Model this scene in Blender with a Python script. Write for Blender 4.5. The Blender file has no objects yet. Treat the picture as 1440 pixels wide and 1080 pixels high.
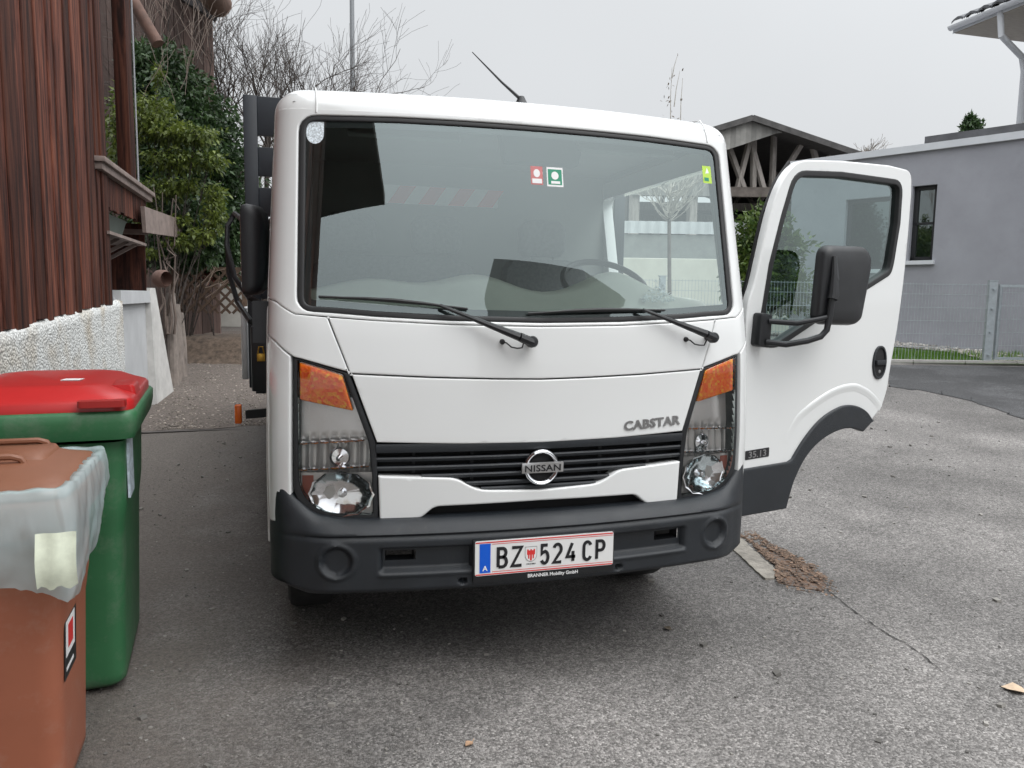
import bpy, bmesh, math, random
from mathutils import Vector, Matrix
from mathutils.geometry import delaunay_2d_cdt
from mathutils import noise as mnoise
SC = bpy.context.scene
rnd = random.Random(7)

# ---------------------------------------------------------------- camera, world, sun, exposure
CAM = (-0.8731, -2.5924, 1.4104); YAW = 0.2805; PIT = 0.1122; ROL = 0.0145; FPX = 1086.2
cam_d = bpy.data.cameras.new('camera'); cam = bpy.data.objects.new('camera', cam_d)
SC.collection.objects.link(cam); SC.camera = cam
cam_d.sensor_width = 36; cam_d.lens = 36 * FPX / 1440; cam_d.clip_end = 2000; cam_d.clip_start = 0.05
_F = Vector((math.sin(YAW)*math.cos(PIT), math.cos(YAW)*math.cos(PIT), -math.sin(PIT)))
_R = Vector((math.cos(YAW), -math.sin(YAW), 0)); _U = _R.cross(_F)
RR = _R*math.cos(ROL) + _U*math.sin(ROL); UU = -_R*math.sin(ROL) + _U*math.cos(ROL)
_m = Matrix((RR, UU, -_F)).transposed().to_4x4(); _m.translation = Vector(CAM)
cam.matrix_world = _m

SUN_EL, SUN_AZ = math.radians(52), math.radians(140)   # azimuth the light comes from, clockwise from +Y
w = bpy.data.worlds.new('World'); SC.world = w; w.use_nodes = True
nt = w.node_tree; N = nt.nodes; Lk = nt.links
bg = N['Background']
sky = N.new('ShaderNodeTexSky'); sky.sky_type = 'NISHITA'; sky.sun_disc = False
sky.sun_elevation = SUN_EL; sky.sun_rotation = SUN_AZ; sky.air_density = 1; sky.dust_density = 6; sky.ozone_density = 1
hs = N.new('ShaderNodeHueSaturation'); hs.inputs['Saturation'].default_value = 0.12
Lk.new(sky.outputs[0], hs.inputs['Color'])
# cloud deck: overcast brightness rising from horizon to zenith, soft cloud structure
tc = N.new('ShaderNodeTexCoord'); sp = N.new('ShaderNodeSeparateXYZ'); Lk.new(tc.outputs['Generated'], sp.inputs[0])
cr = N.new('ShaderNodeValToRGB'); cr.color_ramp.elements[0].position = 0.0; cr.color_ramp.elements[0].color = (4.1, 4.22, 4.35, 1)
cr.color_ramp.elements[1].position = 0.9; cr.color_ramp.elements[1].color = (11.5, 11.85, 12.2, 1)
e = cr.color_ramp.elements.new(0.42); e.color = (4.6, 4.75, 4.9, 1)
Lk.new(sp.outputs['Z'], cr.inputs[0])
nz = N.new('ShaderNodeTexNoise'); nz.inputs['Scale'].default_value = 2.2; nz.inputs['Detail'].default_value = 3
Lk.new(tc.outputs['Generated'], nz.inputs['Vector'])
mr = N.new('ShaderNodeMapRange'); mr.inputs[3].default_value = 0.93; mr.inputs[4].default_value = 1.07
Lk.new(nz.outputs[0], mr.inputs[0])
vm = N.new('ShaderNodeVectorMath'); vm.operation = 'SCALE'; Lk.new(cr.outputs[0], vm.inputs[0]); 
# the hidden sun brightens the cloud around it
dp = N.new('ShaderNodeVectorMath'); dp.operation = 'DOT_PRODUCT'; Lk.new(tc.outputs['Generated'], dp.inputs[0])
dp.inputs[1].default_value = (math.sin(SUN_AZ)*math.cos(SUN_EL), math.cos(SUN_AZ)*math.cos(SUN_EL), math.sin(SUN_EL))
gr_ = N.new('ShaderNodeMapRange'); gr_.interpolation_type = 'SMOOTHSTEP'; gr_.inputs[1].default_value = -.05; gr_.inputs[2].default_value = .95; gr_.inputs[3].default_value = 1.0; gr_.inputs[4].default_value = 1.75
Lk.new(dp.outputs['Value'], gr_.inputs[0]); gm = N.new('ShaderNodeMath'); gm.operation = 'MULTIPLY'; Lk.new(mr.outputs[0], gm.inputs[0]); Lk.new(gr_.outputs[0], gm.inputs[1])
Lk.new(gm.outputs[0], vm.inputs['Scale'])
mx = N.new('ShaderNodeMix'); mx.data_type = 'RGBA'; mx.inputs[0].default_value = 0.93
Lk.new(hs.outputs[0], mx.inputs[6]); Lk.new(vm.outputs[0], mx.inputs[7])
Lk.new(mx.outputs[2], bg.inputs['Color']); bg.inputs['Strength'].default_value = 0.1
sd = bpy.data.lights.new('sun', 'SUN'); sd.energy = 0.7; sd.angle = math.radians(40); sd.color = (1, 0.97, 0.93)
sun = bpy.data.objects.new('sun', sd); SC.collection.objects.link(sun)
dirv = Vector((math.sin(SUN_AZ)*math.cos(SUN_EL), math.cos(SUN_AZ)*math.cos(SUN_EL), math.sin(SUN_EL)))
sun.rotation_euler = dirv.to_track_quat('Z', 'Y').to_euler()
SC.view_settings.view_transform = 'Standard'; SC.view_settings.look = 'None'
SC.view_settings.exposure = 0.76; SC.view_settings.gamma = 1
SC.cycles.max_bounces = 10; SC.cycles.transparent_max_bounces = 16

# ---------------------------------------------------------------- helpers
def ray(px, py):
    return _F + RR*((px-720)/FPX) + UU*((540-py)/FPX)
def at(px, py, x=None, y=None, z=None, u=None):      # point of the photograph at a known distance or on a known plane
    d = ray(px, py)
    if x is not None: k = (x-CAM[0])/d.x
    elif y is not None: k = (y-CAM[1])/d.y
    elif z is not None: k = (z-CAM[2])/d.z
    else: k = u
    return Vector(CAM) + d*k
def hump(u):                                          # ground rises gently away from the yard
    a = max(0., u-4.); return 0.07*a*a/(a+1.) if a < 11 else 0.07*121/12 + 0.012*(min(a, 60)-11)
def gz(x, y):
    return hump((x-CAM[0])*math.sin(YAW) + (y-CAM[1])*math.cos(YAW))

WORLD = {}
class MB:
    def __init__(s): s.v = []; s.f = []; s.c = []; s.col = 0.5
    def add(s, vs, fs, c=None):
        o = len(s.v); s.v += [tuple(p) for p in vs]; s.f += [tuple(i+o for i in f) for f in fs]
        s.c += [s.col if c is None else c]*len(fs)
    def box(s, c, d, rot=None, col=None):
        M = rot or Matrix.Identity(3); P = []
        for k in (-1, 1):
            for j in (-1, 1):
                for i in (-1, 1): P.append(Vector(c) + M @ Vector((i*d[0]/2, j*d[1]/2, k*d[2]/2)))
        s.add(P, [(0,2,3,1),(4,5,7,6),(0,1,5,4),(2,6,7,3),(0,4,6,2),(1,3,7,5)], col)
    def bb(s, a, b, col=None):
        s.box([(a[i]+b[i])/2 for i in range(3)], [abs(b[i]-a[i]) for i in range(3)], None, col)
    def bar(s, a, b, w, h, col=None, up=(0,0,1)):
        a, b = Vector(a), Vector(b); d = b-a; L = d.length; d.normalize()
        sx = d.cross(Vector(up)); sx = sx.normalized() if sx.length > 1e-4 else Vector((1,0,0)); uz = sx.cross(d)
        s.box((a+b)/2, (w, L, h), Matrix((sx, d, uz)).transposed(), col)
    def tube(s, pts, r, n=8, cap=True, col=None):
        pts = [Vector(p) for p in pts]; m = len(pts); rs = r if isinstance(r, (list, tuple)) else [r]*m
        V = []; up = None
        for i, p in enumerate(pts):
            t = (pts[min(i+1, m-1)] - pts[max(i-1, 0)])
            t = t.normalized() if t.length > 1e-9 else Vector((0,0,1))
            if up is None: up = t.orthogonal().normalized()
            up = (up - t*up.dot(t)); up = up.normalized() if up.length > 1e-6 else t.orthogonal().normalized()
            b = t.cross(up)
            for k in range(n):
                a = 2*math.pi*k/n; V.append(p + (up*math.cos(a) + b*math.sin(a))*rs[i])
        Fc = [(i*n+k, i*n+(k+1)%n, (i+1)*n+(k+1)%n, (i+1)*n+k) for i in range(m-1) for k in range(n)]
        if cap: Fc += [tuple(range(n))[::-1], tuple(range((m-1)*n, m*n))]
        s.add(V, Fc, col)
    def lathe(s, prof, c, ax=(0,0,1), n=24, col=None, arc=None):
        ax = Vector(ax).normalized(); e1 = ax.orthogonal().normalized(); e2 = ax.cross(e1); c = Vector(c); V = []
        for r, h in prof:
            for k in range(n):
                a = 2*math.pi*k/n; V.append(c + ax*h + (e1*math.cos(a)+e2*math.sin(a))*r)
        m = len(prof)
        s.add(V, [(i*n+k, i*n+(k+1)%n, (i+1)*n+(k+1)%n, (i+1)*n+k) for i in range(m-1) for k in range(n)], col)
    def prism(s, poly, fn, d0, d1, col=None):          # poly in 2-D, fn(a,b,depth) -> world
        n = len(poly); V = [fn(a, b, d0) for a, b in poly] + [fn(a, b, d1) for a, b in poly]
        s.add(V, [tuple(range(n))[::-1], tuple(range(n, 2*n))] + [(i, (i+1)%n, (i+1)%n+n, i+n) for i in range(n)], col)
    def loft(s, rings, closed=True, cap0=False, cap1=False, col=None):
        n = len(rings[0]); V = [p for r in rings for p in r]; m = len(rings); q = n if closed else n-1
        Fc = [(i*n+k, i*n+(k+1)%n, (i+1)*n+(k+1)%n, (i+1)*n+k) for i in range(m-1) for k in range(q)]
        if cap0: Fc.append(tuple(range(n))[::-1])
        if cap1: Fc.append(tuple(range((m-1)*n, m*n)))
        s.add(V, Fc, col)
    def grid(s, fn, us, vs, col=None, skip=None):
        nu = len(us); V = [fn(a, b) for b in vs for a in us]; Fc = []
        for j in range(len(vs)-1):
            for i in range(nu-1):
                if skip and skip((us[i]+us[i+1])/2, (vs[j]+vs[j+1])/2): continue
                Fc.append((j*nu+i, j*nu+i+1, (j+1)*nu+i+1, (j+1)*nu+i))
        s.add(V, Fc, col)
    def build(s, name, mat, parent=None, ang=35, bevel=0, merge=True, fixn=True):
        W = WORLD.get(parent.name, Vector()) if parent else Vector()
        R = None
        me = bpy.data.meshes.new(name); me.from_pydata([Vector(p)-W for p in s.v], [], s.f)
        at_ = me.attributes.new('tint', 'FLOAT', 'FACE')
        at_.data.foreach_set('value', s.c)
        bm = bmesh.new(); bm.from_mesh(me)
        if merge: bmesh.ops.remove_doubles(bm, verts=bm.verts, dist=2e-5)
        if fixn: bmesh.ops.recalc_face_normals(bm, faces=bm.faces)
        if bevel:
            ed = [e for e in bm.edges if len(e.link_faces) == 2 and e.calc_face_angle(0) > 0.6]
            bmesh.ops.bevel(bm, geom=ed, offset=bevel, segments=2, affect='EDGES', profile=0.5, clamp_overlap=True)
        bm.to_mesh(me); bm.free()
        me.polygons.foreach_set('use_smooth', [ang > 0]*len(me.polygons))
        if 0 < ang < 180: me.set_sharp_from_angle(angle=math.radians(ang))
        for m in (mat if isinstance(mat, list) else [mat]): me.materials.append(m)
        o = bpy.data.objects.new(name, me); SC.collection.objects.link(o)
        if parent: o.parent = parent
        WORLD[o.name] = W.copy()
        return o
def tag(o, label=None, cat=None, group=None, kind=None):
    if label: o['label'] = label
    if cat: o['category'] = cat
    if group: o['group'] = group
    if kind: o['kind'] = kind
    return o
def thing(name, label, cat, loc=(0,0,0), group=None):
    o = bpy.data.objects.new(name, None); SC.collection.objects.link(o); o.location = loc
    o.empty_display_size = 0.2
    WORLD[o.name] = Vector(loc); return tag(o, label, cat, group)

# ---------------------------------------------------------------- materials
def nodes(name):
    m = bpy.data.materials.new(name); m.use_nodes = True; t = m.node_tree
    return m, t, t.nodes, t.links, t.nodes['Principled BSDF']
def mat(name, col, rough=.5, metal=0., var=0., vs=4., bump=0., bs=60., coat=0., tint=0., col2=None, stretch=(1,1,1), spec=None, rvar=0., det=4, dirt=None):
    m, t, n, l, b = nodes(name)
    b.inputs['Base Color'].default_value = (*col, 1); b.inputs['Roughness'].default_value = rough
    b.inputs['Metallic'].default_value = metal; b.inputs['Coat Weight'].default_value = coat
    b.inputs['Coat Roughness'].default_value = 0.05
    if spec is not None: b.inputs['Specular IOR Level'].default_value = spec
    tc = n.new('ShaderNodeTexCoord'); mp = n.new('ShaderNodeMapping'); mp.inputs['Scale'].default_value = stretch
    l.new(tc.outputs['Object'], mp.inputs[0]); cur = None
    if var or col2 or tint:
        no = n.new('ShaderNodeTexNoise'); no.inputs['Scale'].default_value = vs; no.inputs['Detail'].default_value = det
        no.inputs['Roughness'].default_value = .65
        l.new(mp.outputs[0], no.inputs['Vector'])
        c2 = col2 or tuple(c*(1-var) for c in col); c1 = tuple(min(1, c*(1+(0 if col2 else var))) for c in col)
        r = n.new('ShaderNodeValToRGB'); r.color_ramp.elements[0].position = .33; r.color_ramp.elements[1].position = .67
        r.color_ramp.elements[0].color = (*c2, 1); r.color_ramp.elements[1].color = (*c1, 1)
        l.new(no.outputs[0], r.inputs[0]); cur = r.outputs[0]
        if tint:
            a = n.new('ShaderNodeAttribute'); a.attribute_name = 'tint'
            q = n.new('ShaderNodeMapRange'); q.inputs[3].default_value = 1-tint; q.inputs[4].default_value = 1+tint
            l.new(a.outputs['Fac'], q.inputs[0])
            v = n.new('ShaderNodeVectorMath'); v.operation = 'SCALE'; l.new(cur, v.inputs[0]); l.new(q.outputs[0], v.inputs['Scale']); cur = v.outputs[0]
    if dirt:
        d1 = n.new('ShaderNodeTexNoise'); d1.inputs['Scale'].default_value = dirt[1]; d1.inputs['Detail'].default_value = 8; d1.inputs['Roughness'].default_value = .75
        l.new(tc.outputs['Object'], d1.inputs['Vector'])
        d2 = n.new('ShaderNodeMapRange'); d2.inputs[1].default_value = dirt[2]; d2.inputs[2].default_value = dirt[3]; d2.inputs[4].default_value = dirt[4]
        l.new(d1.outputs[0], d2.inputs[0])
        mx = n.new('ShaderNodeMix'); mx.data_type = 'RGBA'; l.new(d2.outputs[0], mx.inputs[0])
        if cur: l.new(cur, mx.inputs[6])
        else: mx.inputs[6].default_value = (*col, 1)
        mx.inputs[7].default_value = (*dirt[0], 1); cur = mx.outputs[2]
    if cur: l.new(cur, b.inputs['Base Color'])
    if rvar:
        no2 = n.new('ShaderNodeTexNoise'); no2.inputs['Scale'].default_value = 9; no2.inputs['Detail'].default_value = 6
        l.new(tc.outputs['Object'], no2.inputs['Vector'])
        q = n.new('ShaderNodeMapRange'); q.inputs[1].default_value = .3; q.inputs[2].default_value = .7
        q.inputs[3].default_value = max(.02, rough-rvar); q.inputs[4].default_value = rough+rvar
        l.new(no2.outputs[0], q.inputs[0]); l.new(q.outputs[0], b.inputs['Roughness'])
    if bump:
        nb = n.new('ShaderNodeTexNoise'); nb.inputs['Scale'].default_value = bs; nb.inputs['Detail'].default_value = 3
        l.new(mp.outputs[0], nb.inputs['Vector'])
        bp = n.new('ShaderNodeBump'); bp.inputs['Strength'].default_value = bump; bp.inputs['Distance'].default_value = .01
        l.new(nb.outputs[0], bp.inputs['Height']); l.new(bp.outputs[0], b.inputs['Normal'])
    return m
def glass(name, tint=(.9,.95,.93), refl=.12, rough=.0, fres=True):
    m, t, n, l, b = nodes(name); out = n['Material Output']; n.remove(b)
    tr = n.new('ShaderNodeBsdfTransparent'); tr.inputs[0].default_value = (*tint, 1)
    gl = n.new('ShaderNodeBsdfGlossy'); gl.inputs['Roughness'].default_value = rough; gl.inputs[0].default_value = (.86,.97,.97,1)
    mx = n.new('ShaderNodeMixShader'); fr = n.new('ShaderNodeFresnel'); fr.inputs[0].default_value = 1.5
    ad = n.new('ShaderNodeMath'); ad.operation = 'ADD'; ad.use_clamp = True; ad.inputs[1].default_value = refl
    l.new(fr.outputs[0], ad.inputs[0]); l.new(ad.outputs[0], mx.inputs[0])
    l.new(tr.outputs[0], mx.inputs[1]); l.new(gl.outputs[0], mx.inputs[2]); l.new(mx.outputs[0], out.inputs[0])
    return m
def leafmat(name, c1, c2, trans=.35):
    m, t, n, l, b = nodes(name)
    a = n.new('ShaderNodeAttribute'); a.attribute_name = 'tint'
    mx = n.new('ShaderNodeMix'); mx.data_type = 'RGBA'; mx.inputs[6].default_value = (*c1, 1); mx.inputs[7].default_value = (*c2, 1)
    l.new(a.outputs['Fac'], mx.inputs[0]); l.new(mx.outputs[2], b.inputs['Base Color']); b.inputs['Roughness'].default_value = .45
    tl = n.new('ShaderNodeBsdfTranslucent'); l.new(mx.outputs[2], tl.inputs[0])
    ms = n.new('ShaderNodeMixShader'); ms.inputs[0].default_value = trans
    l.new(b.outputs[0], ms.inputs[1]); l.new(tl.outputs[0], ms.inputs[2]); l.new(ms.outputs[0], n['Material Output'].inputs[0])
    return m
M = {}
M['white'] = mat('white_paint', (.69,.70,.695), .24, coat=.8, var=.01, vs=.6, det=1, dirt=((.30,.27,.24), 75, .69, .76, .7))
M['whiteside'] = mat('dusty_white_paint', (.62,.62,.60), .4, coat=.3, var=.1, vs=3, dirt=((.3,.27,.22), 12, .5, .75, .7))
M['plastic'] = mat('dark_grey_plastic', (.013,.016,.020), .42, var=.2, vs=5, bump=.25, bs=900, rvar=.08, dirt=((.06,.057,.05), 30, .58, .8, .5))
M['black'] = mat('black_plastic', (.012,.013,.015), .45, var=.2, rvar=.1, bump=.1, bs=500)
M['rubber'] = mat('black_rubber', (.012,.012,.013), .55)
M['dark'] = mat('dark_underbody', (.008,.008,.009), .8, var=.3)
M['tyre'] = mat('tyre_rubber', (.02,.02,.02), .85, var=.3, vs=20)
M['steel'] = mat('painted_wheel_steel', (.35,.35,.36), .5, var=.15)
M['chrome'] = mat('chrome', (.75,.76,.78), .12, metal=1, rvar=.04)
M['reflector'] = mat('reflector_chrome', (.95,.95,.97), .10, metal=1)
M['smoke'] = mat('smoked_reflector', (.62,.60,.58), .25, metal=.45, bump=.12, bs=20)
M['badge'] = mat('badge_metal', (.30,.30,.30), .3, metal=.7)
M['bluegrey'] = mat('blue_grey_frame_paint', (.018,.022,.028), .5, var=.2, vs=4, dirt=((.12,.12,.11), 8, .6, .8, .4))
M['alu'] = mat('anodised_dropside', (.5,.5,.5), .45, metal=.4, var=.1)
M['dash'] = mat('grey_beige_dashboard', (.60,.60,.53), .65, var=.06, bump=.3, bs=400)
M['dashdark'] = mat('charcoal_cab_plastic', (.05,.053,.055), .6, var=.1)
M['seat'] = mat('grey_seat_fabric', (.14,.145,.15), .9, var=.15, vs=60, bump=.4, bs=300)
M['lining'] = mat('grey_cab_lining', (.22,.23,.22), .9, var=.06)
M['platewhite'] = mat('plate_white', (.70,.70,.69), .4, var=.02)
M['blue'] = mat('plate_blue', (.0,.09,.55), .4)
M['redink'] = mat('red_ink', (.62,.03,.03), .4)
M['blackink'] = mat('black_ink', (.012,.012,.014), .4)
M['whiteink'] = mat('white_ink', (.75,.75,.75), .5)
M['fadedred'] = mat('faded_red_ink', (.50,.16,.16), .5)
M['greenink'] = mat('green_ink', (.0,.22,.12), .4)
M['limeink'] = mat('lime_ink', (.42,.62,.06), .4)
M['stickerwhite'] = mat('sticker_white', (.62,.68,.72), .5, var=.35, vs=180, det=1)
M['glass'] = glass('windscreen_glass', (.84,.94,.92), .13)
M['sideglass'] = glass('green_side_glass', (.55,.68,.66), .07)
M['clearlens'] = glass('clear_lamp_lens', (.97,.97,.97), .0)
M['mirrorglass'] = mat('mirror_glass', (.8,.82,.83), .02, metal=1)
# ---------------------------------------------------------------- light truck: surface of the cab front
def interp(t, K):
    if t <= K[0][0]: return K[0][1]
    for (a, b), (c, d) in zip(K, K[1:]):
        if t <= c: return b+(d-b)*(t-a)/(c-a)
    return K[-1][1]
def sm(t, K, w=.03): return sum(interp(t+w*k, K) for k in (-1,-.5,0,.5,1))/5
YC = [(.2,.05),(.6,.04),(.9,.035),(1.15,.045),(1.3,.06),(1.36,.075),(2.03,.215),(2.2,.25)]
HW = [(.2,.96),(.8,.96),(1.3,.95),(2.05,.915),(2.2,.91)]
SF = .84; CL = .17
def S(s, t, off=0.):                                   # s: distance round the front from the centre, t: height
    sg = 1 if s >= 0 else -1; a = abs(s); yc = sm(t, YC); hw = sm(t, HW); k = hw/.95
    y0 = .09*(SF/.85)**2; m0 = .18*SF/.7225
    if a <= SF: x = a*k; y = .09*(a/.85)**2; tx, ty = k, .18*a/.7225
    elif a <= SF+CL:
        q = (a-SF)/CL; p0 = (SF*k, y0); p3 = (hw, y0+.15); n = math.hypot(k, m0)
        p1 = (p0[0]+.085*k/n, p0[1]+.085*m0/n); p2 = (hw, p3[1]-.085)
        B = lambda i: (1-q)**3*p0[i]+3*q*(1-q)**2*p1[i]+3*q*q*(1-q)*p2[i]+q**3*p3[i]
        D = lambda i: 3*(1-q)**2*(p1[i]-p0[i])+6*q*(1-q)*(p2[i]-p1[i])+3*q*q*(p3[i]-p2[i])
        x, y = B(0), B(1); tx, ty = D(0), D(1)
    else: x = hw; y = y0+.15+(a-SF-CL); tx, ty = 0, 1
    if off:
        n = math.hypot(tx, ty); x += off*ty/n; y -= off*tx/n
    return Vector((sg*x, yc+y, t))

def area(P): return sum(P[i][0]*P[(i+1)%len(P)][1]-P[(i+1)%len(P)][0]*P[i][1] for i in range(len(P)))/2
def rpoly(P, r=.03, n=5):                              # round the corners of a polygon; a point may carry its own radius
    out = []; m = len(P)
    for i in range(m):
        p = P[i]; rr = p[2] if len(p) > 2 else r
        a = Vector(P[i-1][:2]); b = Vector(p[:2]); c = Vector(P[(i+1)%m][:2])
        u = a-b; v = c-b
        d = min(rr, u.length*.48, v.length*.48)
        if d < 1e-4: out.append(tuple(b)); continue
        s0 = b+u.normalized()*d; s1 = b+v.normalized()*d
        for k in range(n+1):
            q = k/n; out.append(tuple(s0*(1-q)**2+b*2*q*(1-q)+s1*q*q))
    return out
def resample(P, st):
    out = []
    for i in range(len(P)):
        a, b = Vector(P[i]), Vector(P[(i+1)%len(P)]); L = (b-a).length
        if L < 1e-5: continue
        n = max(1, math.ceil(L/st))
        for k in range(n): out.append(tuple(a+(b-a)*k/n))
    return out
def inset(P, e):                                       # >0 shrinks
    if area(P) < 0: e = -e
    out = []; n = len(P)
    for i in range(n):
        a, b, c = Vector(P[i-1]), Vector(P[i]), Vector(P[(i+1)%n])
        d1 = (b-a).normalized(); d2 = (c-b).normalized(); n1 = Vector((-d1.y, d1.x)); n2 = Vector((-d2.y, d2.x))
        m = n1+n2; m = m.normalized() if m.length > 1e-3 else n1
        k = 1/max(.4, m.dot(n1)); out.append(tuple(b+m*e*k))
    return out
def inside(p, P):
    c = False; n = len(P)
    for i in range(n):
        a, b = P[i], P[(i+1)%n]
        if (a[1] > p[1]) != (b[1] > p[1]) and p[0] < (b[0]-a[0])*(p[1]-a[1])/(b[1]-a[1])+a[0]: c = not c
    return c
def patch(mb, outline, holes=(), fn=S, st=.035, thick=.018, e=.003, off=0., col=None, back=False):
    loops = [resample(outline, st)] + [resample(h, st) for h in holes]
    ins = [inset(loops[0], e)] + [inset(h, -e) for h in loops[1:]]
    pts = []; edges = []
    for L in ins:
        o = len(pts); pts += [Vector(p) for p in L]; edges += [(o+i, o+(i+1)%len(L)) for i in range(len(L))]
    for L in [inset(loops[0], e+.004)] + [inset(h, -e-.004) for h in loops[1:]]: pts += [Vector(p) for p in L if inside(p, ins[0]) and not any(inside(p, h) for h in ins[1:])]
    ng = len(pts)
    xs = [p[0] for p in ins[0]]; ys = [p[1] for p in ins[0]]
    y = min(ys)+st/2
    while y < max(ys):
        x = min(xs)+st/2
        while x < max(xs):
            if inside((x, y), ins[0]) and not any(inside((x, y), h) for h in ins[1:]):
                if min((x-p.x)**2+(y-p.y)**2 for p in pts[:ng]) > (st*.45)**2: pts.append(Vector((x, y)))
            x += st
        y += st
    vo, _, fo, _, _, _ = delaunay_2d_cdt(pts, edges, [], 0, 1e-6)
    tri = []
    for f in fo:
        c = sum((vo[i] for i in f), Vector((0, 0)))/len(f)
        if inside(c, ins[0]) and not any(inside(c, h) for h in ins[1:]): tri.append(tuple(f))
    mb.add([fn(p[0], p[1], off) for p in vo], tri, col)
    if back: mb.add([fn(p[0], p[1], off-thick) for p in vo], tri, col)
    if thick:
        for L, I in zip(loops, ins):
            n = len(L); mid = [((a[0]*.3+b[0]*.7), (a[1]*.3+b[1]*.7)) for a, b in zip(I, L)]
            mb.loft([[fn(*p, off) for p in I], [fn(*p, off-e*.35) for p in mid], [fn(*p, off-e) for p in L], [fn(*p, off-thick) for p in L]], col=col)
def cat(P, n=5):                                        # smooth open path through the points
    out = []
    for i in range(len(P)-1):
        p0, p1, p2, p3 = [Vector(P[max(0, min(len(P)-1, i+k))]) for k in (-1,0,1,2)]
        for j in range(n):
            q = j/n; out.append(tuple(.5*((2*p1)+(p2-p0)*q+(2*p0-5*p1+4*p2-p3)*q*q+(3*p1-p0-3*p2+p3)*q**3)))
    return out+[tuple(P[-1])]
def mir(P): return [(-p[0],)+tuple(p[1:]) for p in P]
def full(H): return H + mir(H)[::-1]                    # half outline from the centre line to the centre line
def text(mb, s, size, fn, depth=.002, bold=0., sx=1., align='CENTER', col=None, space=1.):
    cu = bpy.data.curves.new('lettering', 'FONT'); cu.body = s; cu.size = 1; cu.align_x = align; cu.offset = bold
    cu.space_character = space; cu.resolution_u = 3; cu.extrude = .5
    o = bpy.data.objects.new('lettering', cu); SC.collection.objects.link(o)
    dg = bpy.context.evaluated_depsgraph_get(); me = bpy.data.meshes.new_from_object(o.evaluated_get(dg))
    mb.add([fn(v.co.x*size*sx, v.co.y*size, v.co.z*depth+depth/2) for v in me.vertices], [tuple(p.vertices) for p in me.polygons], col)
    bpy.data.objects.remove(o); bpy.data.meshes.remove(me); bpy.data.curves.remove(cu)

def sst(x): x = max(0, min(1, x)); return x*x*(3-2*x)
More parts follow.
